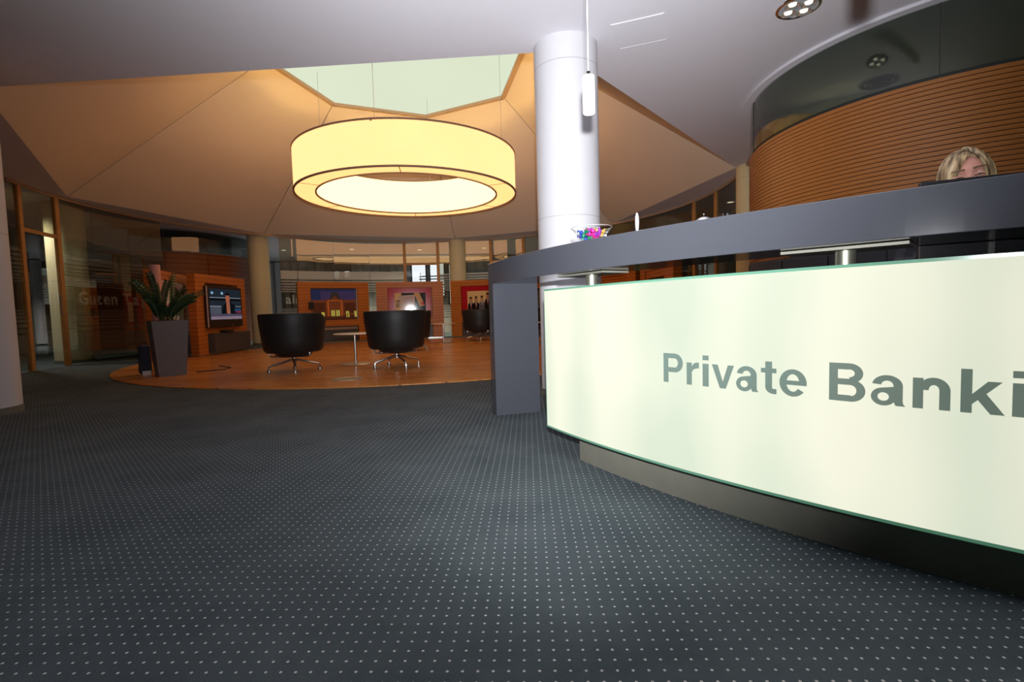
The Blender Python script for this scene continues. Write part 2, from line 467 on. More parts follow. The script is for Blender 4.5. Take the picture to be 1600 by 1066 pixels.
# ---------------------------------------------------------------- columns
def column(x, y, r, mat, label):
    t = thing('column', label, 'column', (x, y, 0), group=None)
    G().lathe([(r, 0.06), (r, CEIL)], 48).build('shaft', mat, t, True)
    G().lathe([(r + .004, 0.0), (r + .004, .06), (r - .02, .06)], 48).build('base_ring', 'steel_dark', t, True)
    for z in (1.53, 2.79):
        G().lathe([(r + .0008, z), (r + .0012, z + .003), (r + .0008, z + .006)], 48).build('joint', 'seam_grey', t)
    return t
cl = [('column_cream', 'cream round column behind the left glass door'), ('column_cream', 'cream round column behind the left black armchair'),
      ('column_cream', 'cream round column behind the glass between the two red-framed pictures'), ('column_cream', 'cream round column seen behind the candy bowl'),
      ('column_cream', 'cream column beside the curved slatted wall')]
for k in range(5):
    vx, vy = HV[k][0] - C0[0], HV[k][1] - C0[1]; vl = math.hypot(vx, vy); of = .27 if k == 4 else .42; x, y = HV[k][0] + vx / vl * of, HV[k][1] + vy / vl * of
    if k == 0: x, y = -8.37, 9.66
    column(x, y, 0.30 if k == 0 else 0.27, *cl[k])
column(0.53, 4.50, 0.272, 'column_white', 'thick white column rising behind the reception counter')
column(-4.57, 4.27, 0.285, 'column_white', 'white column cut off by the left picture edge')

# ---------------------------------------------------------------- glass ring: panes, posts, frosted bands
ringT = thing('glass_partition', 'curved glass partition with frosted stripes behind the seating area', 'glass partition', (C0[0], C0[1], 0))
leftT = thing('glass_partition', 'dark glass partition with frosted stripes at the far left', 'glass partition', (C0[0], C0[1], 0))
rightT = thing('glass_partition', 'dark glass partition between the white column and the slatted wall', 'glass partition', (C0[0], C0[1], 0))
def pane(t, a0, a1, z0=0.02, z1=CEIL - .05, mat='partition_glass'):
    gap = 0.04
    return G().arc((0, 0), RG - .006, RG + .006, a0 + gap, a1 - gap, z0, z1, 4).build('pane', mat, t, True)
def stripes(pn, a0, a1, dense, fm='frost'):
    r0 = RG - .010
    zs = []
    if dense:
        G().arcface((0, 0), r0, a0 + .08, a1 - .08, 1.80, 2.04, 4).build('frosted_band', 'frost_dense', pn)
    z = 1.96 if not dense else 1.77
    h = 0.055
    while z > 1.42 and h > 0.012:
        G().arcface((0, 0), r0, a0 + .08, a1 - .08, z - h, z, 4).build('frosted_stripe', fm, pn); z -= h + 0.03; h *= 0.86
    z = 0.62; h = 0.06
    while z < 0.98 and h > 0.012:
        G().arcface((0, 0), r0, a0 + .08, a1 - .08, z, z + h, 4).build('frosted_stripe', fm, pn); z += h + 0.028; h *= 0.8
    G().arcface((0, 0), r0, a0 + .08, a1 - .08, 0.12, 0.58, 4).build('frosted_band', fm, pn)
back_seams = [136.5, 132, 122.2, 112.4, 102.4, 92.7, 84.5, 76.8, 66.8, 58, 49, 40]
doors = {(102.4, 92.7), (76.8, 66.8)}
for a1, a0 in zip(back_seams[:-1], back_seams[1:]):
    if (a1, a0) in doors:
        continue
    pn = pane(ringT, a0, a1)
    stripes(pn, a0, a1, 100 < a0)
left_seams = [188.4, 180.5, 172.5, 165]
for a1, a0 in zip(left_seams[:-1], left_seams[1:]):
    pn = pane(leftT, a0, a1); stripes(pn, a0, a1, False, 'frost_faint')
pn = pane(leftT, 197, 205); stripes(pn, 197, 205, False, 'frost_faint')
right_seams = [40, 30, 20, 10.5]
for a1, a0 in zip(right_seams[:-1], right_seams[1:]): pane(rightT, a0, a1)
pane(rightT, -9.5, 1.8)
G().arc((0, 0), RG - .012, RG + .012, -10.1, -9.6, 0, CEIL - .05, 1).build('black_edge', 'black_edge', rightT)
def door(a0, a1, n, label, open_=False):
    d = thing('door_%d' % n, label, 'door', (C0[0], C0[1], 0), kind='structure')
    for a in (a0, a1):
        x, y, _ = pol((0, 0), RG, a)
        G().box(-.03, .03, -.045, .045, 0, CEIL - .05).build('frame_post', 'wood_post', d, loc=(x, y, 0), rot=(0, 0, R_(a)))
    p, q = pol((0, 0), RG, a0 + .35, 2.27), pol((0, 0), RG, a1 - .35, 2.27)
    G().bar(p, q, 0.05, 0.06).build('transom', 'wood_post', d)
    G().arc((0, 0), RG - .005, RG + .005, a0 + .4, a1 - .4, 2.31, CEIL - .06, 2).build('transom_pane', 'partition_glass', d)
    lf = G().arc((0, 0), RG - .005, RG + .005, a0 + .4, a1 - .4, 0.02, 2.22, 2).build('leaf', 'clear_glass', d)
    x, y, _ = pol((0, 0), RG - .05, a0 + 1.2)
    G().tube([(x, y, 0.9), (x, y, 1.25)], 0.012).build('handle', 'steel', lf, True)
door(92.7, 102.4, 1, 'glass door with golden posts behind the banknote picture')
door(66.8, 76.8, 2, 'glass door with golden posts behind the end of the counter')
door(1.8, 10.5, 3, 'glass door with golden posts behind the service bell')
door(188.4, 197, 4, 'tall glass door with golden posts beside the left white column')

def text_mesh(txt, bold=0.0):
    cu = bpy.data.curves.new('t', 'FONT'); cu.body = txt; cu.size = 1.0; cu.offset = bold; cu.resolution_u = 4
    o = bpy.data.objects.new('t', cu); COL.objects.link(o)
    dg = bpy.context.evaluated_depsgraph_get()
    me = bpy.data.meshes.new_from_object(o.evaluated_get(dg))
    vs = [v.co.copy() for v in me.vertices]; fs = [tuple(p.vertices) for p in me.polygons]
    bpy.data.objects.remove(o); bpy.data.curves.remove(cu); bpy.data.meshes.remove(me)
    return vs, fs
def ring_text(txt, a_start, step, z0, capm, parent, mat):
    a = a_start
    for ch in txt:
        if ch == ' ': a -= step * 0.5; continue
        vs, fs = text_mesh(ch, 0.02)
        x0 = min(v.x for v in vs); x1 = max(v.x for v in vs); s = capm / 0.72
        wdeg = math.degrees((x1 - x0) * s / RG)
        out = [pol((0, 0), RG - .012, a - math.degrees((v.x - x0) * s / RG), z0 + v.y * s) for v in vs]
        G().add(out, fs).build('letter', mat, parent)
        a -= wdeg + 0.35
ring_text('Guten Tag', 184.8, 2.0, 1.10, 0.24, leftT, 'frost_faint_letter')
ring_text('air', 135.5, 2.0, 1.12, 0.26, ringT, 'frost_letter')

# ---------------------------------------------------------------- behind the glass: round wooden room on the left, windows, curtains
LD, LR = (-10.0, 14.5), 2.5
ldr = thing('wall_wood_left', 'round wood-clad room with upper glazing behind the seating area', 'wall', (LD[0], LD[1], 0), kind='structure')
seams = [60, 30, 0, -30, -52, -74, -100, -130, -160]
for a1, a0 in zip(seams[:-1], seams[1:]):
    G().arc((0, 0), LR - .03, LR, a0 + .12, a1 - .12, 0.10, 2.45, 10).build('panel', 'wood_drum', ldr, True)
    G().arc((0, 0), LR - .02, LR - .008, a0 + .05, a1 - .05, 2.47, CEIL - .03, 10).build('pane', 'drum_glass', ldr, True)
G().arc((0, 0), LR - .05, LR - .03, -160, 60, 0, 2.45, 60).build('backing', 'wall_dark', ldr)
G().arc((0, 0), LR - .02, LR - .01, -160, 60, 0, 0.10, 60).build('plinth', 'steel_dark', ldr)

win = [(-7.12, 2.42, .2, .26), (-6.7, 2.42, .2, .26), (-3.75, 2.1, .55, 1.3), (-3.0, 2.1, .55, 1.3), (-2.2, 1.9, .6, 1.6)]
for i, (x, z, ww, hh) in enumerate(win):
    t = thing('window_%d' % (i + 1), ['small bright window far behind the glass', 'second small bright window far behind the glass', 'bright narrow window behind the door with golden posts',
              'bright window behind half-lowered blinds', 'tall bright window beside the blinds'][i], 'window', (x, Y1 - .06, z - hh / 2), kind='structure')
    G().box(-ww / 2, ww / 2, 0.0, .01, 0, hh).build('window_pane', 'daylight', t)
    g = G()
    for xx in (-ww / 2 - .03, ww / 2 + .03): g.box(xx - .03, xx + .03, -.02, .05, -.06, hh + .06)
    for zz in (-.03, hh + .03): g.box(-ww / 2, ww / 2, -.02, .05, zz - .03, zz + .03)
    g.build('window_frame', 'black_edge', t)
for x0_, x1_, lb in ((-3.5, -2.4, 'dark louvred blind in front of the far window'),):
    t = thing('window_blind', lb, 'blind', ((x0_ + x1_) / 2, 19.6, 1.3))
    for k in range(8):
        G().box((x0_ - x1_) / 2, (x1_ - x0_) / 2, -.03, .03, .06 + k * .11, .10 + k * .11).build('slat', 'blind_grey', t, rot=(0, 0, 0))
    for xx in (-.5, .5): G().box(xx - .01, xx + .01, -.01, .01, -1.3, 1.0).build('post', 'blind_grey', t)
g = G(); xs = [(-11 + i * .11) for i in range(68)]
def curtain(x0_, x1_, lb):
    n = int((x1_ - x0_) / .06); vs = []; fs = []
    for i in range(n + 1):
        x = x0_ + (x1_ - x0_) * i / n; y = 20.6 + .05 * math.sin(i * 1.15) + .02 * math.sin(i * .4)
        vs += [(x, y, .05), (x, y, 2.95), (x, y + .02, .05), (x, y + .02, 2.95)]
    for i in range(n):
        b = 4 * i; fs += [(b, b + 4, b + 5, b + 1), (b + 2, b + 3, b + 7, b + 6), (b + 1, b + 5, b + 7, b + 3)]
    loc = ((x0_ + x1_) / 2, 20.6, .05)
    o = G().add(vs, fs).build('curtain', 'curtain', None, True, loc=loc, off=loc)
    tag(o, lb, 'curtain')
curtain(-12, -7.5, 'pale grey curtain behind the round wooden room')
curtain(-6.4, -4.3, 'pale grey curtain behind the picture of the building')
curtain(-1.7, 2.6, 'pale grey curtain behind the picture of the men in suits')

# ---------------------------------------------------------------- right: slatted round room
drum = thing('wall_slat_right', 'curved cherry wood wall of narrow horizontal slats with glazing above', 'wall', (DC[0], DC[1], 0), kind='structure')
DA0, DA1 = 118, 300
G().arc((0, 0), DR - .05, DR - .022, DA0, DA1, 0, 2.45, 60).build('backing', 'black_edge', drum)
pitch = 0.0362; nsl = int(2.45 / pitch)
sl0 = G().arc((0, 0), DR - .022, DR, DA0, DA1, 0, pitch - .006, 64).build('slat', 'wood_slat', drum, True)
for k in range(1, nsl):
    o = sl0.copy(); COL.objects.link(o); o.location = (0, 0, k * pitch)
for a0, a1 in ((118, 165), (165, 228.5), (228.5, 300)):
    G().arc((0, 0), DR - .025, DR - .010, a0 + .15, a1 - .15, 2.45, CEIL, 24).build('pane', 'drum_glass', drum, True)
    G().arc((0, 0), DR - .027, DR - .006, a1 - .12, a1 + .12, 2.45, CEIL, 1).build('pane_joint', 'black_edge', drum)
tag(G().arc((0, 0), DR - .03, DR + .07, DA0, DA1, CEIL - .025, CEIL, 64).build('trim_2', 'ceiling_white', loc=(DC[0], DC[1], 0)), kind='structure')
tag(G().lathe([(.72, 0), (.72, CEIL)], 48).build('wall_inner_round', 'column_cream', None, True, loc=(4.1, 6.35, 0)), 'cream curved inner wall behind the glazing of the slatted room', 'wall', kind='structure')
t = thing('air_diffuser', 'dark round air diffuser on the ceiling of the slatted room', 'vent', (3.85, 5.35, CEIL))
for r_, z_ in ((.16, -.02), (.11, -.035), (.06, -.045)):
    G().lathe([(r_ - .03, z_), (r_, z_), (r_, z_ + .02), (r_ - .03, z_ + .02)], 32, closed=True).build('ring', 'black_edge', t, True)
G().cyl((0, 0, -.012), .18, .012, 32).build('plate', 'seam_grey', t, True)

# ---------------------------------------------------------------- ring lamp
LAMP = (-1.9, 9.9, 3.0); LRo, LRi, LH = 2.05, 1.68, 0.715
lamp = thing('ring_lamp', 'huge ring-shaped pendant lamp with glowing cream fabric shade', 'lamp', LAMP)
G().lathe([(LRo, .015), (LRo, LH - .01)], 128).build('outer_shade', 'shade_outer', lamp, True)
G().lathe([(LRi, .015), (LRi, LH - .01)], 128).build('inner_shade', 'shade_inner', lamp, True)
G().lathe([(1.835, .33), (1.865, .30), (1.895, .33), (1.865, .36)], 96, closed=True).build('light_tube', 'lamp_tube', lamp, True)  # unseen glowing tube added inside the ring to light the funnel
G().lathe([(LRi, .012), (LRo, .012)], 128).build('bottom_diffuser', 'shade_bottom', lamp, True)
for nm, r_, z_ in (('lower_rim', LRo, .008), ('upper_rim', LRo, LH), ('inner_lower_rim', LRi, .008), ('inner_upper_rim', LRi, LH)):
    G().lathe([(r_ - .014, z_ - .014), (r_ + .014, z_ - .014), (r_ + .014, z_ + .014), (r_ - .014, z_ + .014)], 128, closed=True).build(nm, 'lamp_rim', lamp, True)
for k in range(6):
    a = 97 + 60 * k
    G().bar(pol((0, 0), LRi, a, .006), pol((0, 0), LRo, a, .006), .012, .006).build('seam', 'trim_tan', lamp)
for a in (86, 166, 266, 346):
    p = pol((0, 0), LRo - .18, a, LH - .02)
    G().bar(pol((0, 0), LRi, a, LH - .02), pol((0, 0), LRo, a, LH - .02), .03, .02).build('spoke', 'steel', lamp)
    G().tube([p, pol((0, 0), LRo - .18, a, 2.75)], .0035, 6).build('cable', 'seam_grey', lamp)

# ---------------------------------------------------------------- pendant lamps over the counter
def pendant(x, y, z, label):
    t = thing('pendant_lamp', label, 'lamp', (x, y, z), group='glass cylinder pendants over the counter')
    G().lathe([(1e-4, 0), (.022, 0), (.0255, .004), (.0255, .155), (.022, .158), (.004, .158)], 28).build('glass_shade', 'pendant_glow', t, True)
    G().tube([(0, 0, .158), (0, 0, CEIL - z - .02)], .0022, 6).build('cord', 'white_plastic', t)
    G().cyl((0, 0, .156), .008, .02, 12).build('cap', 'chrome', t, True)
    G().cyl((0, 0, CEIL - z - .03), .04, .03, 24).build('ceiling_rose', 'white_plastic', t, True)
pendant(.358, 2.22, 1.589, 'glowing glass cylinder pendant hanging in front of the white column')
pendant(.90, 1.30, 1.56, 'glass cylinder pendant over the lettering, above the picture edge')

# ---------------------------------------------------------------- ceiling fittings
t = thing('downlight', 'round chrome ceiling downlight with several lamps above the counter', 'downlight', (2.25, 3.99, CEIL))
G().lathe([(.135, -.012), (.155, -.010), (.158, 0), (.135, 0)], 48, closed=True).build('trim_ring', 'chrome', t, True)
G().cyl((0, 0, -.003), .14, .003, 40).build('plate', 'seam_grey', t)
for k in range(4):
    a = R_(90 * k + 32); x, y = .078 * math.cos(a), .078 * math.sin(a)
    rf = G().lathe([(.054, -.018), (.050, -.016), (.042, -.010), (.020, -.0045)], 24, (x, y, 0)).build('reflector', 'cup_silver', t, True)
    G().cyl((x, y, -.012), .026, .006, 16).build('bulb', 'downlight_glow', rf, True)
t = thing('access_panel', 'flush square access panel in the white ceiling', 'ceiling panel', (1.12, 4.28, CEIL), R_(-21))
G().box(-.2, .2, -.2, .2, -.004, 0).build('lid', 'ceiling_white', t)
g = G()
for s_ in (-1, 1): g.box(-.205, .205, s_ * .2 - .004, s_ * .2 + .004, -.006, 0); g.box(s_ * .2 - .004, s_ * .2 + .004, -.205, .205, -.006, 0)
g.build('frame', 'ceiling_white', t)
dl = [(-5.4, 17.5), (-3.2, 18.2), (-.9, 18.2), (1.4, 17.2), (-7.6, 17.2), (-10.2, 9.2), (-9.4, 7.4), (4.9, 11.3), (5.4, 9.2)]
dn = ['behind the gap left of the picture of the building', 'behind the glass above the banknote picture', 'behind the glass right of the cream back column', 'behind the glass near the counter end',
      'behind the round wooden room', 'behind the left frosted glass', 'behind the door at the far left', 'behind the glass by the service bell', 'behind the glass next to the slatted wall']
for (x, y), lb in zip(dl, dn):
    t = thing('small_downlight', 'small ceiling downlight ' + lb, 'downlight', (x, y, CEIL), group='small downlights behind the glass')
    G().lathe([(.07, -.008), (.1, -.006), (.1, 0), (.07, 0)], 28, closed=True).build('trim_ring', 'chrome', t, True)
    G().cyl((0, 0, -.005), .072, .004, 24).build('lamp_face', 'downlight_glow', t)
for x, y, p_ in ((-5.4, 18.2, 900), (-1.0, 18.6, 900), (-6.9, 17.3, 500), (-3.9, 17.4, 500), (-.6, 17.6, 500), (-8.9, 7.6, 25), (-8.75, 8.9, 150), (6.2, 7.2, 30), (4.55, 5.2, 90), (3.6, 5.6, 40)):
    spot('room_fill_spot', (x, y, 2.93), (0, 0, -1), p_, R_(130), .8, .08, (1, .93, .82))  # fill spots added to brighten what lies behind the glass, apart from any fitting

# ---------------------------------------------------------------- reception counter
KC, KR = (4.218, 5.051), 4.574
GC, GR = (4.32, 4.49), 4.54
ct = thing('counter', 'dark grey curved raised counter on a slab leg behind the light panel', 'counter', (KC[0], KC[1], 0))
G().arc((0, 0), KR - .34, KR, -163.2, -112, .95, 1.10, 60).build('counter_slab', 'counter_grey', ct, bevel=.003)
G().arc((0, 0), KR - .34, KR, -163.2, -161.75, 0, .95, 2).build('leg', 'counter_grey', ct)
G().arc((0, 0), KR - .34, KR, -113.4, -112, 0, .95, 2).build('leg', 'counter_grey', ct)
for a in (-149, -133.1, -120):
    x, y, _ = pol((0, 0), KR - .174, a)
    ps = G().cyl((x, y, .845), .033, .093, 28).build('post', 'steel_post', ct, True)
    G().box(-.09, .09, -.19, .19, .937, .947).build('mounting_plate', 'steel_dark', ct, loc=(x, y, 0), rot=(0, 0, R_(a)))

desk = thing('reception_desk', 'curved reception desk with a backlit glass front lettered Private Banking', 'desk', (GC[0], GC[1], 0))
GA0, GA1 = -156.0, -118
pn = G().arc((0, 0), GR - .018, GR, GA0, GA1, .14, .862, 60).build('glass_panel', 'green_glass_edge', desk, True)
tag(pn, 'pale glowing opal glass front with green edges')
G().arcface((0, 0), GR + .0015, GA0 + .10, GA1 - .1, .150, .853, 60).build('opal_face', 'desk_light', pn, True)
# letters: measured spans of arc for each glyph, cap height 11 cm
LET = [('P', -145.51, -144.42), ('r', -144.22, -143.58), ('i', -143.40, -143.10), ('v', -142.95, -141.93), ('a', -141.84, -140.90), ('t', -140.80, -140.19),
       ('e', -140.08, -139.09), ('B', -138.34, -137.21), ('a', -137.05, -136.08), ('n', -135.89, -134.93), ('k', -134.69, -133.67), ('i', -133.52, -133.22),
       ('n', -132.95, -131.99), ('g', -131.8, -130.8)]
def Rr(x0, y0, x1, y1): return [[(x0, y0), (x1, y0), (x1, y1), (x0, y1)]]
def Aa(cx, cy, rx, ry, ix, iy, a0, a1):
    n = max(4, int(abs(a1 - a0) / 9)); out = []
    for k in range(n):
        t0, t1 = R_(a0 + (a1 - a0) * k / n), R_(a0 + (a1 - a0) * (k + 1) / n)
        out.append([(cx + rx * math.cos(t0), cy + ry * math.sin(t0)), (cx + rx * math.cos(t1), cy + ry * math.sin(t1)),
                    (cx + ix * math.cos(t1), cy + iy * math.sin(t1)), (cx + ix * math.cos(t0), cy + iy * math.sin(t0))])
    return out
GL = {   # heavy grotesque capitals and small letters, cap height 1
 'P': Rr(0, 0, .215, 1) + Rr(.2, .835, .49, 1) + Rr(.2, .36, .49, .525) + Aa(.49, .68, .335, .32, .13, .155, -90, 90),
 'r': Rr(0, 0, .20, .735) + [[(.19, .40), (.19, .60), (.25, .69), (.34, .745), (.47, .755), (.47, .565), (.36, .555), (.27, .515), (.215, .45)]],
 'i': Rr(0, 0, .20, .735) + Rr(0, .845, .20, 1.0),
 'v': [[(0, .735), (.215, .735), (.395, .215), (.29, 0)], [(.29, 0), (.395, .215), (.50, 0)], [(.50, 0), (.395, .215), (.57, .735), (.785, .735)]],
 'a': Aa(.36, .49, .335, .262, .135, .125, 0, 172) + Rr(.495, .10, .695, .50) + [[(.495, .12), (.695, .12), (.705, .06), (.75, .0), (.545, .0), (.515, .06)]]
      + Aa(.275, .21, .275, .225, .125, .105, 0, 360) + [[(.25, .434), (.30, .313), (.50, .345), (.50, .47)]],
 't': Rr(.13, .18, .335, .93) + Rr(0, .60, .46, .735) + Aa(.375, .19, .245, .195, .04, .045, 180, 270) + Rr(.37, -.005, .465, .145),
 'e': Aa(.375, .365, .375, .385, .175, .245, 0, 322) + Rr(.15, .305, .748, .43),
 'B': Rr(0, 0, .225, 1) + Rr(.2, .835, .51, 1) + Rr(.2, .435, .56, .595) + Rr(.2, 0, .55, .165) + Aa(.51, .74, .335, .26, .13, .10, -90, 90) + Aa(.545, .29, .355, .29, .14, .14, -90, 90),
 'n': Rr(0, 0, .205, .735) + Rr(.505, 0, .71, .47) + Aa(.405, .45, .305, .305, .10, .13, 0, 180),
 'k': Rr(0, 0, .205, 1) + [[(.2, .20), (.2, .43), (.475, .735), (.72, .735), (.345, .345)]] + [[(.28, .34), (.44, .47), (.77, 0), (.525, 0)]],
 'g': Aa(.33, .375, .33, .38, .125, .215, 0, 360) + Rr(.505, -.04, .705, .735) + Aa(.375, -.03, .33, .22, .13, .075, 180, 360),
}
for ch, a0, a1 in LET:
    polys = GL[ch]; x0_ = min(x for p in polys for x, y in p); x1_ = max(x for p in polys for x, y in p)
    g = G()
    for p in polys:
        g.add([pol((0, 0), GR + .004, a0 + (a1 - a0) * (x - x0_) / (x1_ - x0_), .471 + y * .110) for x, y in p], [tuple(range(len(p)))])
    g.build('letter', 'desk_letter', pn)
G().arc((0, 0), GR - .50, GR - .02, GA0 + .6, GA1, .14, .842, 50).build('body', 'cabinet_grey', desk)
G().arc((0, 0), GR - .45, GR - .075, GA0 + 2.5, GA1, 0, .14, 50).build('plinth', 'steel_dark', desk)
G().arc((0, 0), GR - 1.0, GR - .505, -150, GA1, .71, .74, 40).build('worktop', 'cabinet_door', desk)
for a in (-149.5, -119):
    G().arc((0, 0), GR - .98, GR - .52, a - .3, a + .3, 0, .71, 1).build('side_panel', 'cabinet_grey', desk)

# sideboard against the slatted wall
sb = thing('sideboard', 'dark grey sideboard with flat doors behind the reception desk', 'sideboard', (DC[0], DC[1], 0))
G().arc((0, 0), DR + .04, DR + .46, 192, 262, .06, 1.14, 30).build('body', 'cabinet_grey', sb)
G().arc((0, 0), DR + .10, DR + .40, 192.5, 261.5, 0, .06, 30).build('plinth', 'black_edge', sb)
for k in range(7):
    d_ = G().arc((0, 0), DR + .462, DR + .48, 192.3 + k * 9.95, 192.3 + k * 9.95 + 9.65, .08, 1.12, 4).build('door', 'cabinet_door', sb)
    x, y, _ = pol((0, 0), DR + .485, 192.3 + k * 9.95 + 8.6)
    G().cyl((x, y, .99), .012, .025, 12).build('knob', 'chrome', d_, True)

# monitor
mo = thing('monitor', 'black flat monitor between counter and the receptionist', 'monitor', (1.72, 1.79, .74), R_(-25))
scn = G().box(-.23, .23, -.012, .012, .12, .443).build('screen', 'black_plastic', mo, bevel=.004)
G().box(-.21, .21, .0125, .014, .14, .425).build('display', 'cabinet_grey', scn)
G().cyl((0, -.03, 0), .10, .012, 28).build('foot', 'black_plastic', mo, True)
G().box(-.025, .025, -.04, -.0125, .01, .25).build('stand', 'black_plastic', mo)

# ---------------------------------------------------------------- things on the counter
bx, by = .430, 2.655
bowl = thing('candy_bowl', 'clear glass bowl of wrapped sweets on the counter', 'bowl', (bx, by, 1.10))
G().lathe([(.001, .004), (.04, .004), (.06, .02), (.085, .055), (.104, .074), (.107, .074), (.088, .052), (.063, .014), (.042, 0), (.001, 0)], 40).build('glass_body', 'bowl_glass', bowl, True)
G().lathe([(.1045, .0735), (.1058, .0748), (.1071, .0735), (.1058, .0722)], 40, closed=True).build('rim', 'silver_plastic', bowl, True)
ccol = [('purple', (.32, .05, .42)), ('magenta', (.60, .03, .28)), ('green', (.02, .22, .10)), ('blue', (.04, .08, .42)), ('silver', (.6, .6, .62)), ('gold', (.55, .33, .08))]
cm = {}
for nm, c_ in ccol:
    plain('foil_' + nm, c_, .25, .45, bump=.3, bscale=300)
    g = G().lathe([(.001, -.011), (.008, -.008), (.0115, 0), (.008, .008), (.001, .011)], 10)
    g.add([(0, 0, .009), (.008, .003, .02), (.0, .009, .021), (-.008, -.002, .02), (0, -.008, .019)], [(0, 1, 2), (0, 2, 3), (0, 3, 4), (0, 4, 1)])
    g.add([(0, 0, -.009), (.008, .003, -.02), (.0, .009, -.021), (-.008, -.002, -.02), (0, -.008, -.019)], [(0, 1, 2), (0, 2, 3), (0, 3, 4), (0, 4, 1)])
    o = g.build('candy', 'foil_' + nm, None, True); cm[nm] = o
k = 0
for lay, (rr, nn, zz) in enumerate(((.035, 6, 1.118), (.056, 10, 1.133), (.03, 5, 1.139), (.062, 11, 1.149), (.035, 6, 1.158))):
    for i in range(nn):
        nm = ccol[(k * 5 + lay) % 6][0]; k += 1
        o = cm[nm]
        if 'label' in o: o = o.copy(); COL.objects.link(o)
        a = 2 * PI * i / nn + lay * .6
        o.location = (bx + rr * math.cos(a), by + rr * math.sin(a), zz + random.uniform(-.002, .002))
        o.rotation_euler = (random.uniform(0, 6), random.uniform(0, 6), random.uniform(0, 6))
        tag(o, nm + ' foil-wrapped sweet in the glass bowl', 'candy', 'sweets in the glass bowl')

px, py = .615, 2.45
t = thing('pen_holder', 'upright silver pen in a small round holder on the counter', 'pen', (px, py, 1.10))
G().lathe([(.001, 0), (.026, 0), (.026, .006), (.02, .010), (.007, .014), (.001, .014)], 28).build('base', 'silver_plastic', t, True)
G().lathe([(.001, .012), (.0055, .014), (.0085, .04), (.0098, .065), (.0085, .088), (.0045, .104), (.001, .108)], 20).build('pen', 'silver_plastic', t, True)
t = thing('service_bell', 'chrome desk bell with a push button on the counter', 'bell', (.84, 2.20, 1.10))
G().lathe([(.001, 0), (.036, 0), (.038, .004), (.034, .007), (.001, .007)], 32).build('base', 'black_plastic', t, True)
G().lathe([(.034, .010), (.035, .014), (.031, .024), (.022, .032), (.008, .036), (.001, .0365)], 32).build('dome', 'chrome', t, True)
G().lathe([(.001, .036), (.003, .036), (.003, .044), (.005, .046), (.004, .050), (.001, .051)], 14).build('button', 'chrome', t, True)
t = thing('card_stand', 'small twin-post chrome card stand on the counter', 'card stand', (.905, 2.12, 1.10))
G().box(-.03, .03, -.012, .012, 0, .004).build('base', 'chrome', t)
for xx in (-.016, 0.0, .004): G().tube([(xx, 0, .003), (xx, 0, .034)], .0022, 8).build('post', 'chrome', t, True)

# ---------------------------------------------------------------- display stands
def stand(loc, rz, kind, label, name='display_stand'):
    W_, H_, T_ = 1.9, 1.66, .16
    t = thing(name, label, 'display stand', loc, rz, 'wooden display stands around the seating')
    g = G()
    g.box(-W_ / 2, -.63, -T_ / 2, T_ / 2, .04, H_).box(.63, W_ / 2, -T_ / 2, T_ / 2, .04, H_)
    g.box(-.63, .63, -T_ / 2, T_ / 2, 1.49, H_).box(-.63, .63, -T_ / 2, T_ / 2, .46, .63)
    g.box(-.63, .63, T_ / 2 - .03, T_ / 2, .04, 1.5)
    g.build('body', 'wood_panel', t)
    G().box(-W_ / 2 + .02, W_ / 2 - .02, -T_ / 2 + .02, T_ / 2 - .02, 0, .04).build('plinth', 'steel', t)
    return t, W_, H_, T_
def flat(mats): # flat printed picture: list of (material, polygon [(u,v)..]) -> one mesh, layers 0.4 mm apart
    pass
def picture(parent, name, x0_, x1_, z0_, z1_, y, layers):
    g = G(); names = []
    for i, (mt, poly) in enumerate(layers):
        if mt not in names: names.append(mt)
        g.cur = names.index(mt)
        yy = y - .0006 * i
        g.add([(x0_ + u * (x1_ - x0_), yy, z0_ + v * (z1_ - z0_)) for u, v in poly], [tuple(range(len(poly)))])
    return g.build(name, names, parent)
def rect(u0, v0, u1, v1): return [(u0, v0), (u1, v0), (u1, v1), (u0, v1)]
def blob(u, v, ru, rv, n=14): return [(u + ru * math.cos(2 * PI * k / n), v + rv * math.sin(2 * PI * k / n)) for k in range(n)]
def scr(nm, rgb, s=1.0): emit('scr_' + nm, lin(rgb), s, .12, 6); return 'scr_' + nm
for nm, rgb in dict(black=(10, 11, 14), studio=(30, 36, 44), bluedot=(120, 160, 190), line=(120, 125, 135), face=(150, 85, 62), suit=(14, 15, 18), shirt=(120, 100, 98), desk=(120, 105, 118),
                    desk2=(70, 62, 80), blue=(30, 60, 95), red=(130, 35, 45), panel=(70, 74, 84), sky=(52, 40, 64), skyb=(34, 34, 58), stone=(88, 42, 22), stone2=(62, 28, 16), glow=(132, 60, 22), lit=(158, 146, 62), roof=(44, 34, 32),
                    ).items(): scr(nm, rgb)
for nm, c_ in dict(cream=(.62, .45, .22), note=(.50, .40, .36), note2=(.42, .33, .34), dark=(.02, .025, .03), ink=(.05, .03, .02), tan=(.55, .36, .17), redp=(.5, .05, .06), suitp=(.012, .012, .014), greyp=(.10, .10, .12),
                   facep=(.45, .22, .13), hairp=(.05, .03, .02), shirtp=(.5, .5, .5), pinkp=(.55, .30, .30), whitep=(.6, .58, .58), bluep=(.10, .16, .30)).items():
    plain('pr_' + nm, c_, .06, spec=.4)

def cabinet(t, T_, x0_, x1_, depth=.0, door_split=None):
    g = G().box(x0_, x1_, -T_ / 2 - depth, T_ / 2 - .04, .05, .455)
    cb = g.build('cabinet', 'cabinet_grey', t)
    xs_ = [x0_ + .01, door_split if door_split else (x0_ + x1_) / 2, x1_ - .01]
    for a, b in zip(xs_[:-1], xs_[1:]):
        G().box(a + .004, b - .004, -T_ / 2 - depth - .014, -T_ / 2 - depth - .001, .06, .445).build('door', 'cabinet_door', cb)
    return cb

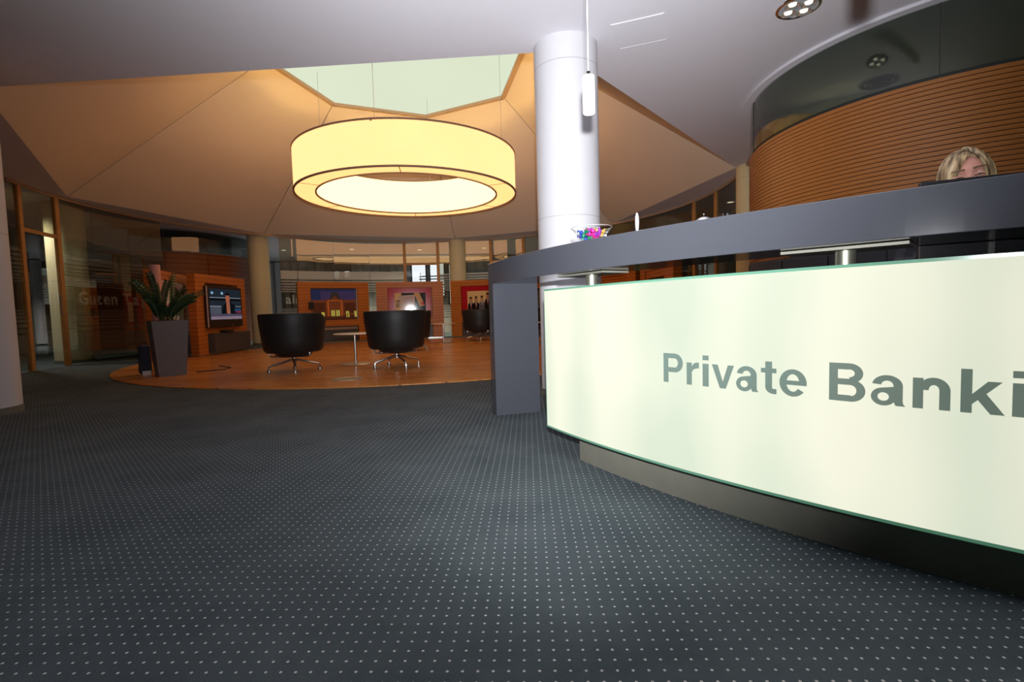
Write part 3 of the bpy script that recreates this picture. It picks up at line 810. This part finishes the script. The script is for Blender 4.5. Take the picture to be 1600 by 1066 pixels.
# stand with television
t, W_, H_, T_ = stand((-6.29, 10.95, 0), R_(90.6), 'tv', 'wooden display stand carrying the switched-on television')
cabinet(t, T_, -.60, .86, .10, -.33)
tv = thing('television', 'flat black television showing a newsreader, mounted on the wooden stand', 'television', (-6.29, 10.95, 0), R_(90.6))
fr = G().box(-.70, .60, -T_ / 2 - .09, -T_ / 2 - .005, .575, 1.43).build('housing', 'black_plastic', tv, bevel=.006)
G().box(-.707, -.701, -T_ / 2 - .085, -T_ / 2 - .06, .58, 1.425).build('side_trim', 'silver_plastic', tv)
yy = -T_ / 2 - .0915
picture(tv, 'screen', -.65, .55, .74, 1.38, yy, [('scr_studio', rect(0, 0, 1, 1)), ('scr_black', rect(0, .62, 1, .70)), ('scr_line', rect(0, .70, 1, .725)), ('scr_line', rect(0, .42, .34, .445)), ('scr_line', rect(.76, .42, 1, .44)),
    ('scr_bluedot', blob(.08, .86, .04, .045)), ('scr_bluedot', blob(.38, .86, .04, .05)), ('scr_panel', rect(0, .18, .33, .42)), ('scr_suit', [(.34, .16), (.86, .16), (.78, .48), (.64, .58), (.50, .56), (.40, .46)]),
    ('scr_shirt', [(.54, .16), (.62, .16), (.615, .56), (.52, .56)]), ('scr_face', blob(.55, .70, .07, .15)), ('scr_face', [(.50, .20), (.60, .20), (.60, .62), (.50, .62)]), ('scr_hair' if 'scr_hair' in MATS else 'scr_suit', blob(.55, .84, .07, .05)),
    ('scr_blue', rect(.76, .26, .98, .36)), ('scr_red', rect(.80, .22, 1.0, .27)), ('scr_desk2', rect(0, .09, 1, .18)), ('scr_desk', rect(0, .0, 1, .10))])
G().box(.15, .2, yy - .001, yy, .61, .62).build('logo', 'scr_red', tv)
o = G().box(-.14, .14, -.08, .08, 0, .055).build('set_top_box', 'black_plastic', loc=(-6.29 + .15, 10.90, .457), rot=(0, 0, R_(90.6)), bevel=.004)
tag(o, 'small black set-top box under the television', 'set-top box')

def ring_stand(a, kind, label):
    return stand(pol(C0, 4.95, a), R_(a - 90), kind, label)
# stand with picture of a lit building
t, W_, H_, T_ = ring_stand(125.7, 'pic', 'wooden display stand with an evening picture of a lit building')
sc_ = G().box(-.62, .60, -.05, .03, .64, 1.48).build('screen_box', 'black_plastic', t)
y_ = -.0515
picture(t, 'picture', -.61, .59, .65, 1.47, y_, [('scr_skyb', rect(0, .6, 1, 1)), ('scr_sky', rect(.2, .62, 1, .93)), ('scr_stone', rect(0, .1, 1, .64)), ('scr_stone2', rect(0, 0, 1, .13)),
    ('scr_stone2', rect(.02, .2, .30, .55)), ('scr_stone2', rect(.72, .2, .98, .55)), ('scr_stone', rect(.33, .1, .69, .66)), ('scr_glow', rect(.34, .10, .38, .62)), ('scr_glow', rect(.64, .10, .68, .62)), ('scr_glow', rect(.36, .60, .66, .64)),
    ('scr_roof', [(.38, .66), (.65, .66), (.60, .80), (.43, .80)]), ('scr_roof', blob(.515, .82, .09, .10)), ('scr_stone', [(.42, .66), (.61, .66), (.515, .77)]), ('scr_lit', rect(.42, .10, .50, .30)), ('scr_lit', rect(.53, .10, .61, .30)),
    ('scr_stone2', rect(.455, .10, .465, .30)), ('scr_stone2', rect(.565, .10, .575, .30)), ('scr_lit', [(.76, .06), (.83, .06), (.82, .26), (.75, .26)]), ('scr_stone2', rect(.78, .07, .80, .2)), ('scr_lit', [(.95, .06), (1, .06), (1, .26), (.94, .26)]), ('scr_lit', rect(.20, .10, .27, .24)), ('scr_lit', rect(.03, .10, .07, .22))])
G().box(.6, .615, -.07, .0, .64, 1.48).build('picture_edge', 'silver_plastic', t)
hd = G().box(-.70, -.57, -.14, -.085, .93, 1.13).build('handset', 'black_plastic', t, bevel=.01)
cb = G().box(-.62, .62, -.02, .05, .05, .455).build('niche', 'cabinet_grey', t)
G().box(-.62, .60, -.075, -.021, .36, .425).build('shelf', 'steel', cb)
G().box(-.60, .60, -.07, -.021, .06, .30).build('drawer', 'cabinet_door', cb)

def red_picture(t, layers, fm='red_frame'):
    G().box(-.62, .60, -.06, .03, .60, 1.50).build('picture_frame', fm, t, bevel=.004)
    picture(t, 'picture', -.44, .44, .70, 1.34, -.0625, layers)
    cabinet(t, .16, -.60, .60)
t, W_, H_, T_ = ring_stand(101.25, 'red', 'wooden display stand with a red-framed picture of banknotes')
red_picture(t, [('pr_dark', rect(0, 0, 1, 1)), ('pr_cream', [(0, .05), (.20, 0), (.22, 1), (0, 1)]), ('pr_note', [(.20, .0), (.60, .0), (.66, .92), (.12, .88)]), ('pr_note2', [(.30, .1), (.62, .2), (.58, .85), (.28, .78)]),
    ('pr_tan', [(.62, 1), (.80, 1), (.97, .42), (.80, .38)]), ('pr_redp', [(.84, .55), (.93, .60), (.96, .45), (.86, .46)]), ('pr_ink', rect(.05, .36, .09, .50)), ('pr_ink', rect(.11, .36, .15, .40)), ('pr_ink', rect(.11, .45, .15, .50)), ('pr_ink', rect(.05, .54, .07, .68)), ('pr_ink', rect(.09, .54, .16, .57)), ('pr_ink', rect(.09, .62, .16, .68)),
    ('pr_tan', [(.62, .06), (.80, .16), (.80, .24), (.62, .14)]), ('pr_bluep', [(.66, .24), (.70, .24), (.70, .60), (.66, .60)])])
def man(u, h, suit):
    return [(suit, [(u - .12, 0), (u + .12, 0), (u + .10, h - .32), (u + .04, h - .22), (u - .04, h - .22), (u - .10, h - .32)]), ('pr_shirtp', [(u - .03, h - .24), (u + .03, h - .24), (u, h - .55)]),
            ('pr_redp' if suit == 'pr_suitp' else 'pr_ink', [(u - .008, h - .27), (u + .008, h - .27), (u + .01, h - .5), (u - .01, h - .5)]), ('pr_facep', blob(u, h - .12, .045, .12)), ('pr_hairp', blob(u, h - .02, .047, .05))]
t, W_, H_, T_ = ring_stand(76.7, 'red', 'wooden display stand with a red-framed picture of men in dark suits')
red_picture(t, [('pr_cream', rect(0, 0, 1, 1))] + man(.12, .72, 'pr_suitp') + man(.30, .74, 'pr_suitp') + man(.50, .76, 'pr_greyp') + man(.90, .72, 'pr_suitp') + man(.70, .88, 'pr_suitp'))
lay = [('pr_dark', rect(0, 0, 1, 1)), ('pr_greyp', rect(.08, .12, .92, .88))]
for a, lb in ((52.3, 'wooden display stand hidden behind the white column'), (27.9, 'wooden display stand glimpsed below the counter beside the steel post'), (3.5, 'wooden display stand seen edge-on below the counter')):
    t, W_, H_, T_ = ring_stand(a, 'red', lb); red_picture(t, lay, 'wood_panel')
# stand behind the planter
t, W_, H_, T_ = stand((-6.55, 9.75, 0), R_(107), 'pink', 'wooden display stand with a pink poster half hidden by the potted plant')
G().box(-.62, .60, -.06, .03, .60, 1.50).build('picture_frame', 'white_plastic', t, bevel=.004)
picture(t, 'picture', -.58, .56, .64, 1.46, -.0625, [('pr_pinkp', rect(0, 0, 1, 1)), ('pr_whitep', blob(.45, .65, .3, .3)), ('pr_redp', blob(.38, .35, .22, .2)), ('pr_dark', rect(.68, .12, 1, .5)), ('pr_ink', blob(.65, .8, .12, .12)), ('pr_whitep', blob(.6, .2, .15, .1))])
cabinet(t, .16, -.60, .60, .06)

# ---------------------------------------------------------------- armchairs
def tub_chair(loc, rz, label):
    t = thing('armchair', label, 'armchair', loc, rz, 'black leather swivel armchairs')
    # shell: sweep of a slanted wall round the back (local -Y is the back, +Y the open front)
    A0, A1, n = 142, 398, 44
    vs = []; fs = []
    for k in range(n + 1):
        a = R_(A0 + (A1 - A0) * k / n); s_ = math.sin(a)
        top = .79 if s_ < -.15 else .79 - .13 * ((s_ + .15) / .77) ** 1.2
        sx, sy = 1.0, .97
        ring = []
        for r, z in ((.355, .262), (.385, .30), (.400, .42), (.425, .62), (.436, top - .03), (.428, top - .004), (.405, top), (.375, top - .006), (.352, top - .05), (.335, .50), (.32, .34), (.30, .262)):
            ring.append((r * math.cos(a) * sx, r * math.sin(a) * sy, z))
        vs += ring
    M = 12
    for k in range(n):
        for i in range(M):
            j = (i + 1) % M; fs.append((k * M + i, (k + 1) * M + i, (k + 1) * M + j, k * M + j))
    fs.append(tuple(range(M))); fs.append(tuple(n * M + i for i in range(M - 1, -1, -1)))
    G().add(vs, fs).build('shell', 'leather', t, True)
    G().lathe([(.001, .44), (.22, .445), (.29, .435), (.318, .40), (.318, .30), (.30, .27), (.001, .27)], 36).build('seat_cushion', 'leather', t, True)
    G().lathe([(.001, .195), (.20, .195), (.235, .215), (.25, .262), (.001, .262)], 32).build('seat_pan', 'black_plastic', t, True)
    for s_ in (-1, 1):
        G().tube([(s_ * .26, -.12, .30), (s_ * .285, -.12, .235), (s_ * .27, -.12, .205), (s_ * .10, -.10, .20)], .011, 8).build('bracket', 'steel', t, True)
    G().cyl((0, 0, .12), .032, .08, 20).build('swivel_post', 'steel', t, True)
    for k in range(4):
        a = R_(28 + 90 * k); c_, s_ = math.cos(a), math.sin(a)
        lg = G().tube([(.02 * c_, .02 * s_, .155), (.12 * c_, .12 * s_, .125), (.31 * c_, .31 * s_, .075), (.325 * c_, .325 * s_, .05), (.325 * c_, .325 * s_, .025)], .016, 8, .012).build('leg', 'steel', t, True)
        G().cyl((.325 * c_, .325 * s_, .0), .028, .026, 16, .022).build('foot', 'steel', lg, True)
    return t
ZW = 0.012
ch = tub_chair((-3.02, 6.98, ZW), R_(-4), 'black leather swivel armchair on the left, seen from behind, in front of the cream column')
dup(ch, (-1.64, 7.16, ZW), R_(6), 'black leather swivel armchair in front of the banknote picture, right of the side table')
dup(ch, (-2.03, 10.1, ZW), R_(150), 'black leather armchair mostly hidden behind the front right armchair')
dup(ch, (-.82, 12.9, ZW), R_(-20), 'far black leather armchair in front of the picture of men in suits')
dup(ch, (.95, 12.6, ZW), R_(200), 'far black leather armchair glimpsed behind the slab leg of the counter')

def side_table(loc, label):
    t = thing('side_table', label, 'side table', loc, 0, 'round pedestal side tables')
    G().lathe([(.001, 0), (.215, 0), (.22, .006), (.20, .014), (.03, .018), (.001, .018)], 40).build('base', 'steel', t, True)
    G().cyl((0, 0, .015), .017, .44, 20).build('stem', 'steel', t, True)
    G().lathe([(.001, .455), (.30, .455), (.31, .462), (.30, .470), (.001, .470)], 40).build('top', 'silver_plastic', t, True)
    return t
tb = side_table((-2.37, 7.62, ZW), 'round side table on a steel pedestal between the two front armchairs')
dup(tb, (-1.66, 12.3, ZW), 0, 'round side table on a thin pedestal in front of the gap between the red-framed pictures')
dup(tb, (.70, 11.2, ZW), 0, 'round side table glimpsed behind the slab leg of the counter')
fb = thing('floor_socket', 'round steel floor socket lid set into the parquet', 'floor socket', (-1.93, 5.86, ZW))
G().lathe([(.001, 0), (.175, 0), (.175, .003), (.16, .004), (.001, .004)], 40).build('lid', 'steel_dark', fb, True)
G().lathe([(.160, .004), (.166, .006), (.172, .004)], 40).build('lid_ring', 'steel', fb, True)

# ---------------------------------------------------------------- planter with fleshy-leaved plant
pl = thing('planter', 'tall tapered grey planter with a dark green plant', 'planter', (-4.66, 6.86, 0), R_(43))
g = G().frustum(.158, .158, .0, .21, .21, .75)
g.build('pot', 'planter_grey', pl, bevel=.006)
G().frustum(.192, .192, .7505, .194, .194, .756).build('soil', 'soil', pl)
for k in range(18):
    a = 2 * PI * k / 18 * 5.0 + random.uniform(-.3, .3); tilt = (.15, .5, .8, 1.0)[k % 4] + random.uniform(-.08, .08); L = random.uniform(.38, .74) * (1 - .22 * tilt)
    bx_, by_ = random.uniform(-.10, .10), random.uniform(-.10, .10)
    pts = []
    for i in range(9):
        u = i / 8
        rr = L * tilt * (u ** 1.5) * .85
        pts.append(Vector((bx_ + rr * math.cos(a), by_ + rr * math.sin(a), .755 + L * u * (1 - .28 * tilt * u))))
    fr_ = thing  # noqa
    stem = G().tube(pts, .009, 6, .004).build('stem', 'stem_green', pl, True)
    g = G()
    for i in range(1, 9):
        for half in (0, .5):
            if i == 8 and half: continue
            j = i + half; i0 = int(j); f_ = j - i0
            p = pts[i0] if f_ == 0 else pts[i0].lerp(pts[min(8, i0 + 1)], f_)
            tdir = (pts[min(8, i0 + 1)] - pts[max(0, i0 - 1)]).normalized()
            side = tdir.cross(Vector((math.cos(a + 1.3), math.sin(a + 1.3), .2))).normalized()
            for s_ in (-1, 1):
                d = (side * s_ * .8 + tdir * .75).normalized(); ln = .078 * (1 - .35 * abs(j / 8 - .45)); wd = .0135
                nrm = d.cross(tdir).normalized(); wv = nrm.cross(d).normalized()
                q = [p, p + d * ln * .35 + wv * wd + nrm * .004, p + d * ln * .7 + wv * wd * .85, p + d * ln, p + d * ln * .7 - wv * wd * .85, p + d * ln * .35 - wv * wd + nrm * .004]
                mid = p + d * ln * .5 - nrm * .005
                g.add(q + [mid], [(0, 1, 6), (1, 2, 6), (2, 3, 6), (3, 4, 6), (4, 5, 6), (5, 0, 6)])
    g.build('leaves', 'leaf', stem)
o = G().cyl((0, 0, 0), .075, 1.62, 28).build('paper_roll', 'pink_paper', None, True, loc=(-5.52, 7.92, 0.0))
tag(o, 'tall pale pink roll standing behind the planter', 'paper roll')
t = thing('bag', 'dark blue bag with a white tag beside the planter', 'bag', (-5.09, 6.98, 0), R_(43))
G().frustum(.07, .11, .03, .06, .09, .42).build('body', 'navy_cloth', t, bevel=.02)
G().box(-.05, .05, -.125, -.095, .0, .07).build('tag', 'white_plastic', t)
G().tube([(-.03, 0, .41), (-.03, 0, .47), (.03, 0, .47), (.03, 0, .41)], .008).build('handle', 'navy_cloth', t)
o = G().tube([(-4.45, 7.08, .02), (-4.35, 7.2, .018), (-4.2, 7.35, .018), (-4.25, 7.6, .018), (-4.6, 7.9, .018)], .008, 6).build('cable', 'black_plastic', None, True)
tag(o, 'short black cable on the parquet beside the planter', 'cable')
# low plant behind the desk, seen through the gap below the counter
t = thing('potted_grass', 'small pot of spiky green grass behind the desk', 'potted plant', (1.02, 4.05, 0), 0)
G().lathe([(.001, 0), (.12, 0), (.15, .62), (.14, .62), (.13, .58), (.001, .58)], 28).build('pot', 'planter_grey', t, True)
g = G()
for k in range(40):
    a = random.uniform(0, 2 * PI); L = random.uniform(.2, .42); tl = random.uniform(.05, .45); b = Vector((random.uniform(-.07, .07), random.uniform(-.07, .07), .58))
    d = Vector((math.cos(a), math.sin(a), 0)); sd = Vector((-d.y, d.x, 0)) * .006
    p1 = b + d * L * tl * .35 + Vector((0, 0, L * .6)); p2 = b + d * L * tl + Vector((0, 0, L))
    g.add([b - sd, b + sd, p1 + sd * .8, p1 - sd * .8, p2], [(0, 1, 2, 3), (3, 2, 4)])
tag(g.build('grass', 'leaf', t), kind='stuff')

# ---------------------------------------------------------------- receptionist
def skin_mesh(name, joints, bones, root, sub=2):
    """joints {key:(x,y,z,r)} -> evaluated mesh (verts, faces)"""
    me = bpy.data.meshes.new(name); keys = list(joints)
    me.from_pydata([joints[k][:3] for k in keys], [(keys.index(a), keys.index(b)) for a, b in bones], [])
    bm = bmesh.new(); bm.from_mesh(me); ly = bm.verts.layers.skin.verify(); bm.verts.ensure_lookup_table()
    for i, k in enumerate(keys):
        r = joints[k][3]; r = r if isinstance(r, tuple) else (r, r)
        bm.verts[i][ly].radius = r; bm.verts[i][ly].use_root = (k == root)
    bm.to_mesh(me); bm.free()
    o = bpy.data.objects.new(name, me); COL.objects.link(o)
    md = o.modifiers.new('skin', 'SKIN'); md.use_smooth_shade = True
    sb_ = o.modifiers.new('sub', 'SUBSURF'); sb_.levels = sub; sb_.render_levels = sub
    dg = bpy.context.evaluated_depsgraph_get(); m2 = bpy.data.meshes.new_from_object(o.evaluated_get(dg))
    vs = [tuple(v.co) for v in m2.vertices]; fs = [tuple(p.vertices) for p in m2.polygons]
    bpy.data.objects.remove(o); bpy.data.meshes.remove(me); bpy.data.meshes.remove(m2)
    return vs, fs
# local frame: origin on the floor under the pelvis, -Y is forward (towards counter), heights in metres
HC = Vector((0.0, -.075, 1.245))      # head centre
HM = Matrix.Rotation(R_(0), 3, 'Z') @ Matrix.Rotation(R_(-7), 3, 'Y') @ Matrix.Rotation(R_(4), 3, 'X')
def head_pt(x, y, z): return HC + HM @ Vector((x, y, z))
def head_surface(n=40, mrow=28):
    vs = []; fs = []
    for i in range(mrow + 1):
        th = PI * i / mrow
        for k in range(n):
            ph = 2 * PI * k / n
            x = math.sin(th) * math.cos(ph); y = math.sin(th) * math.sin(ph); z = math.cos(th)
            X = .074 * x; Y = .094 * y; Z = .112 * z
            low = max(0.0, -z)
            X *= 1 - .30 * low ** 1.5
            if y < 0:   # face half
                Y *= 1 - .10 * low
                e = math.exp(-((Z - .004) / .018) ** 2)
                for sx in (-1, 1):   # eye sockets
                    Y += .012 * e * math.exp(-((X - sx * .031) / .019) ** 2)
                Y -= .008 * math.exp(-((Z - .026) / .012) ** 2) * math.exp(-(X / .05) ** 4)      # brow ridge
                nz_ = max(0, min(1, (.016 - Z) / .05)) if Z > -.036 else math.exp(-((Z + .036) / .009) ** 2)
                Y -= .026 * nz_ * math.exp(-(X / .0115) ** 2)                                     # nose
                Y -= .006 * math.exp(-((Z + .064) / .010) ** 2) * math.exp(-(X / .024) ** 2)      # mouth
                Y -= .008 * math.exp(-((Z + .096) / .014) ** 2) * math.exp(-(X / .025) ** 2)      # chin
            vs.append(tuple(head_pt(X, Y, Z)))
    for i in range(mrow):
        for k in range(n):
            k2 = (k + 1) % n; fs.append((i * n + k, i * n + k2, (i + 1) * n + k2, (i + 1) * n + k))
    return vs, fs
per = thing('person', 'blond person bent over behind the counter, only hair, forehead and eyes showing', 'person', (1.915, 2.165, 0), R_(-34))
J = dict(pel=(0, .10, .56, (.15, .12)), wai=(0, .09, .72, (.125, .095)), che=(0, .05, .90, (.145, .10)), shl=(0, .02, 1.02, (.10, .07)), nek=(0, -.01, 1.08, .05), hd=(0, -.045, 1.17, .052),
         sL=(.15, .02, 1.01, .058), eL=(.21, -.10, .80, .042), wL=(.13, -.30, .775, .028), pL=(.115, -.355, .765, (.034, .016)),
         sR=(-.15, .02, 1.01, .058), eR=(-.21, -.10, .80, .042), wR=(-.13, -.30, .775, .028), pR=(-.115, -.355, .765, (.034, .016)),
         hL=(.09, .06, .54, .085), kL=(.11, -.34, .52, .062), aL=(.11, -.36, .10, .04), tL=(.11, -.48, .045, .035),
         hR=(-.09, .06, .54, .085), kR=(-.11, -.34, .52, .062), aR=(-.11, -.36, .10, .04), tR=(-.11, -.48, .045, .035))
Bn = [('pel', 'wai'), ('wai', 'che'), ('che', 'shl'), ('shl', 'nek'), ('nek', 'hd'), ('shl', 'sL'), ('sL', 'eL'), ('eL', 'wL'), ('wL', 'pL'), ('shl', 'sR'), ('sR', 'eR'), ('eR', 'wR'), ('wR', 'pR'),
      ('pel', 'hL'), ('hL', 'kL'), ('kL', 'aL'), ('aL', 'tL'), ('pel', 'hR'), ('hR', 'kR'), ('kR', 'aR'), ('aR', 'tR')]
bv, bf = skin_mesh('body', J, Bn, 'pel', 1)
g = G().add(bv, bf); hv, hf = head_surface(); g.add(hv, hf)
for s_, pk in ((1, 'pL'), (-1, 'pR')):
    px_, py_, pz_ = J[pk][:3]
    for i, (dx, ln, r0) in enumerate(((-.026, .062, .008), (-.009, .072, .0085), (.009, .068, .0082), (.026, .052, .0072))):
        p = Vector((px_ + dx, py_ - .02, pz_))
        g.tube([p, p + Vector((dx * .15, -ln * .5, .004)), p + Vector((dx * .2, -ln * .85, -.004)), p + Vector((dx * .2, -ln, -.012))], r0, 8, r0 * .75)
    p = Vector((px_ - s_ * .03, py_ + .03, pz_)); g.tube([p, p + Vector((-s_ * .02, -.03, 0)), p + Vector((-s_ * .026, -.06, -.006))], .0095, 8, .007)
body = g.build('body', 'skin', per, True)
md = body.modifiers.new('unite', 'REMESH'); md.mode = 'VOXEL'; md.voxel_size = .0065; md.use_smooth_shade = True
sm = body.modifiers.new('soften', 'SMOOTH'); sm.factor = .5; sm.iterations = 2
# clothes: a jacket and trousers grown slightly larger than the body
def grow(keys, d, flat_=1.0):
    out = {}
    for k in keys:
        x, y, z, r = J[k]; r = r if isinstance(r, tuple) else (r, r); out[k] = (x, y, z, (r[0] + d, r[1] + d))
    return out
jk = ['pel', 'wai', 'che', 'shl', 'sL', 'eL', 'wL', 'sR', 'eR', 'wR']
v_, f_ = skin_mesh('jacket', grow(jk, .014), [b for b in Bn if b[0] in jk and b[1] in jk], 'pel', 1)
G().add(v_, f_).build('jacket', 'jacket', per, True)
tk = ['pel', 'hL', 'kL', 'aL', 'hR', 'kR', 'aR']
v_, f_ = skin_mesh('trousers', grow(tk, .012), [b for b in Bn if b[0] in tk and b[1] in tk], 'pel', 1)
G().add(v_, f_).build('trousers', 'jacket', per, True)
for s_ in (-1, 1):
    G().tube([(s_ * .11, -.30, .05), (s_ * .11, -.40, .045), (s_ * .11, -.53, .035)], .048, 10, .036).build('shoe', 'black_plastic', per, True)
plain('eye_white', (.62, .58, .55), .2); plain('iris', (.05, .07, .08), .15); plain('lash', (.025, .015, .012), .7)
for s_ in (-1, 1):
    # eyeball, lowered lid, lash line and brow
    c_ = head_pt(s_ * .031, -.072, .004)
    G().lathe([(.0005, -.0115), (.006, -.0098), (.0105, -.0045), (.0115, 0), (.0105, .0045), (.006, .0098), (.0005, .0115)], 16, c_).build('eye', 'eye_white', per, True)
    G().lathe([(.0005, -.0045), (.0045, -.002), (.0045, .002), (.0005, .0045)], 12, head_pt(s_ * .031, -.0825, -.001)).build('iris', 'iris', per, True)
    lid = [head_pt(s_ * .031 + u, -.0855 + 9 * u * u, .0045 - 14 * u * u) for u in (-.016, -.010, -.004, .003, .009, .015)]
    G().tube([p + Vector((0, -.0005, -.001)) for p in lid], .0056, 8, .0045).build('eyelid', 'skin', per, True)
    G().tube([p + Vector((0, -.0045, -.0055)) for p in lid], .0017, 6, .0012).build('eyelash', 'lash', per, True)
    bw = [head_pt(s_ * (.013 + u), -.0985 + 7 * u * u, .024 + .22 * u - 4.5 * u * u) for u in (0, .010, .020, .030, .040)]
    G().tube(bw, .0042, 6, .002).build('eyebrow', 'brow', per, True)
    # ears
    e_ = head_pt(s_ * .074, .012, -.012)
    G().lathe([(.0005, -.030), (.010, -.024), (.014, 0), (.016, .018), (.010, .028), (.0005, .031)], 12, e_).build('ear', 'skin', per, True)
G().tube([head_pt(u, -.0985 + 9 * u * u, -.064 - 2 * u * u) for u in (-.022, -.012, 0, .012, .022)], .0042, 8).build('mouth', 'lip', per, True)
# hair: chin-length bob of many overlapping locks, parted on one side, fringe swept across
t_ = NT('hair'); tc = t_.n('TexCoord')
nz = t_.n('TexNoise', i_Vector=t_.n('Mapping', i_Vector=tc.outputs['Object'], i_Scale=(26, 26, 3)).outputs[0], i_Scale=2.0, i_Detail=2.0)
cr = t_.n('ValToRGB', i_Fac=nz.outputs[0])
cr.color_ramp.elements[0].position = .36; cr.color_ramp.elements[0].color = c4((.085, .05, .022))
cr.color_ramp.elements[1].position = .66; cr.color_ramp.elements[1].color = c4((.50, .36, .20))
b = t_.n('BsdfPrincipled', i_Base_Color=cr.outputs[0], i_Roughness=.42); t_.surf(b.outputs[0])
g = G()
rnd = random.Random(3)
def on_head(th, ph, grow_):     # th from crown down, ph around (ph=-90deg is the face)
    x = math.sin(th) * math.cos(ph); y = math.sin(th) * math.sin(ph); z = math.cos(th)
    return head_pt((.074 + grow_) * x, (.094 + grow_) * y, (.112 + grow_) * z)
def lock(path, w0):
    vs = []; fs = []; N = len(path)
    for i, p in enumerate(path):
        tdir = (path[min(i + 1, N - 1)] - path[max(i - 1, 0)]).normalized()
        nrm = (p - HC); nrm = (nrm - tdir * nrm.dot(tdir)).normalized(); sd = tdir.cross(nrm)
        ww = w0 * (1 - .75 * max(0, (i / (N - 1) - .45) / .55) ** 1.5)
        vs += [p - sd * ww, p + nrm * .0035, p + sd * ww, p - nrm * .003]
    for i in range(N - 1):
        for k in range(4):
            k2 = (k + 1) % 4; fs.append((4 * i + k, 4 * i + k2, 4 * i + 4 + k2, 4 * i + 4 + k))
    g.add(vs, fs)
for k in range(150):     # sides and back hang straight down
    ph = R_(-52 + 284 * k / 149 + rnd.uniform(-2, 2)); gr = rnd.uniform(.010, .020); path = []
    for i in range(6): path.append(on_head(R_(8 + 80 * i / 5), ph, .004 + (gr - .006) * i / 5))
    end = path[-1]; L = rnd.uniform(.07, .115)
    out = Vector((math.cos(ph), math.sin(ph), 0)) * .006
    for i in range(1, 5): path.append(end + out * math.sin(i * .8) + Vector((0, 0, -L * i / 4)) - (Vector((math.cos(ph), math.sin(ph), 0)) * .02 * (i / 4) ** 2))
    lock(path, rnd.uniform(.007, .011))
for k in range(64):      # fringe: from a parting right of the middle, swept to one side
    start_ph = R_(-72 + rnd.uniform(-14, 14)); gr = rnd.uniform(.006, .012)
    if k < 40:
        u = k / 39; end_ph = R_(-186 + 70 * u); end_th = R_(100 - 14 * u ** 2)
    elif k < 50:
        u = (k - 40) / 9; end_ph = R_(-118 + 36 * u); end_th = R_(74 - 20 * u)
    else:
        u = (k - 50) / 13; end_ph = R_(-46 + 40 * u); end_th = R_(88)
    path = [on_head(R_(14 + (math.degrees(end_th) - 14) * (i / 8)), start_ph + (end_ph - start_ph) * (i / 8) ** .75, gr) for i in range(9)]
    lock(path, rnd.uniform(.0025, .004) if 40 <= k < 50 else rnd.uniform(.005, .008))
for i in range(10):      # scalp cap under the locks
    pass
capv = []; capf = []; n = 32
for i in range(10):
    for k in range(n):
        ph = 2 * PI * k / n; fr_ = max(0.0, -math.sin(ph)); lim = 96 - 46 * fr_ ** 1.5
        capv.append(on_head(R_(lim * i / 9 + .5), ph, .006))
for i in range(9):
    for k in range(n):
        k2 = (k + 1) % n; capf.append((i * n + k, i * n + k2, (i + 1) * n + k2, (i + 1) * n + k))
g.add(capv, capf)
g.build('hair', 'hair', per, True)
# swivel chair that carries the person
t = thing('office_chair', 'dark office chair under the receptionist behind the counter', 'chair', (1.975, 2.245, 0), R_(-34))
G().box(-.23, .23, -.22, .22, .385, .445).build('seat', 'jacket', t, bevel=.02)
G().box(-.2, .2, .235, .275, .55, .95).build('backrest', 'jacket', t, bevel=.015)
G().tube([(0, .18, .40), (0, .285, .42), (0, .285, .75)], .015).build('back_bar', 'black_plastic', t)
G().cyl((0, 0, .08), .025, .31, 16).build('gas_post', 'steel', t, True)
for k in range(5):
    a = 2 * PI * k / 5 + .3; lg = G().bar((0, 0, .09), (.28 * math.cos(a), .28 * math.sin(a), .065), .04, .025).build('leg', 'black_plastic', t)
    G().cyl((.27 * math.cos(a), .27 * math.sin(a), 0), .025, .055, 14).build('castor', 'black_plastic', lg, True)
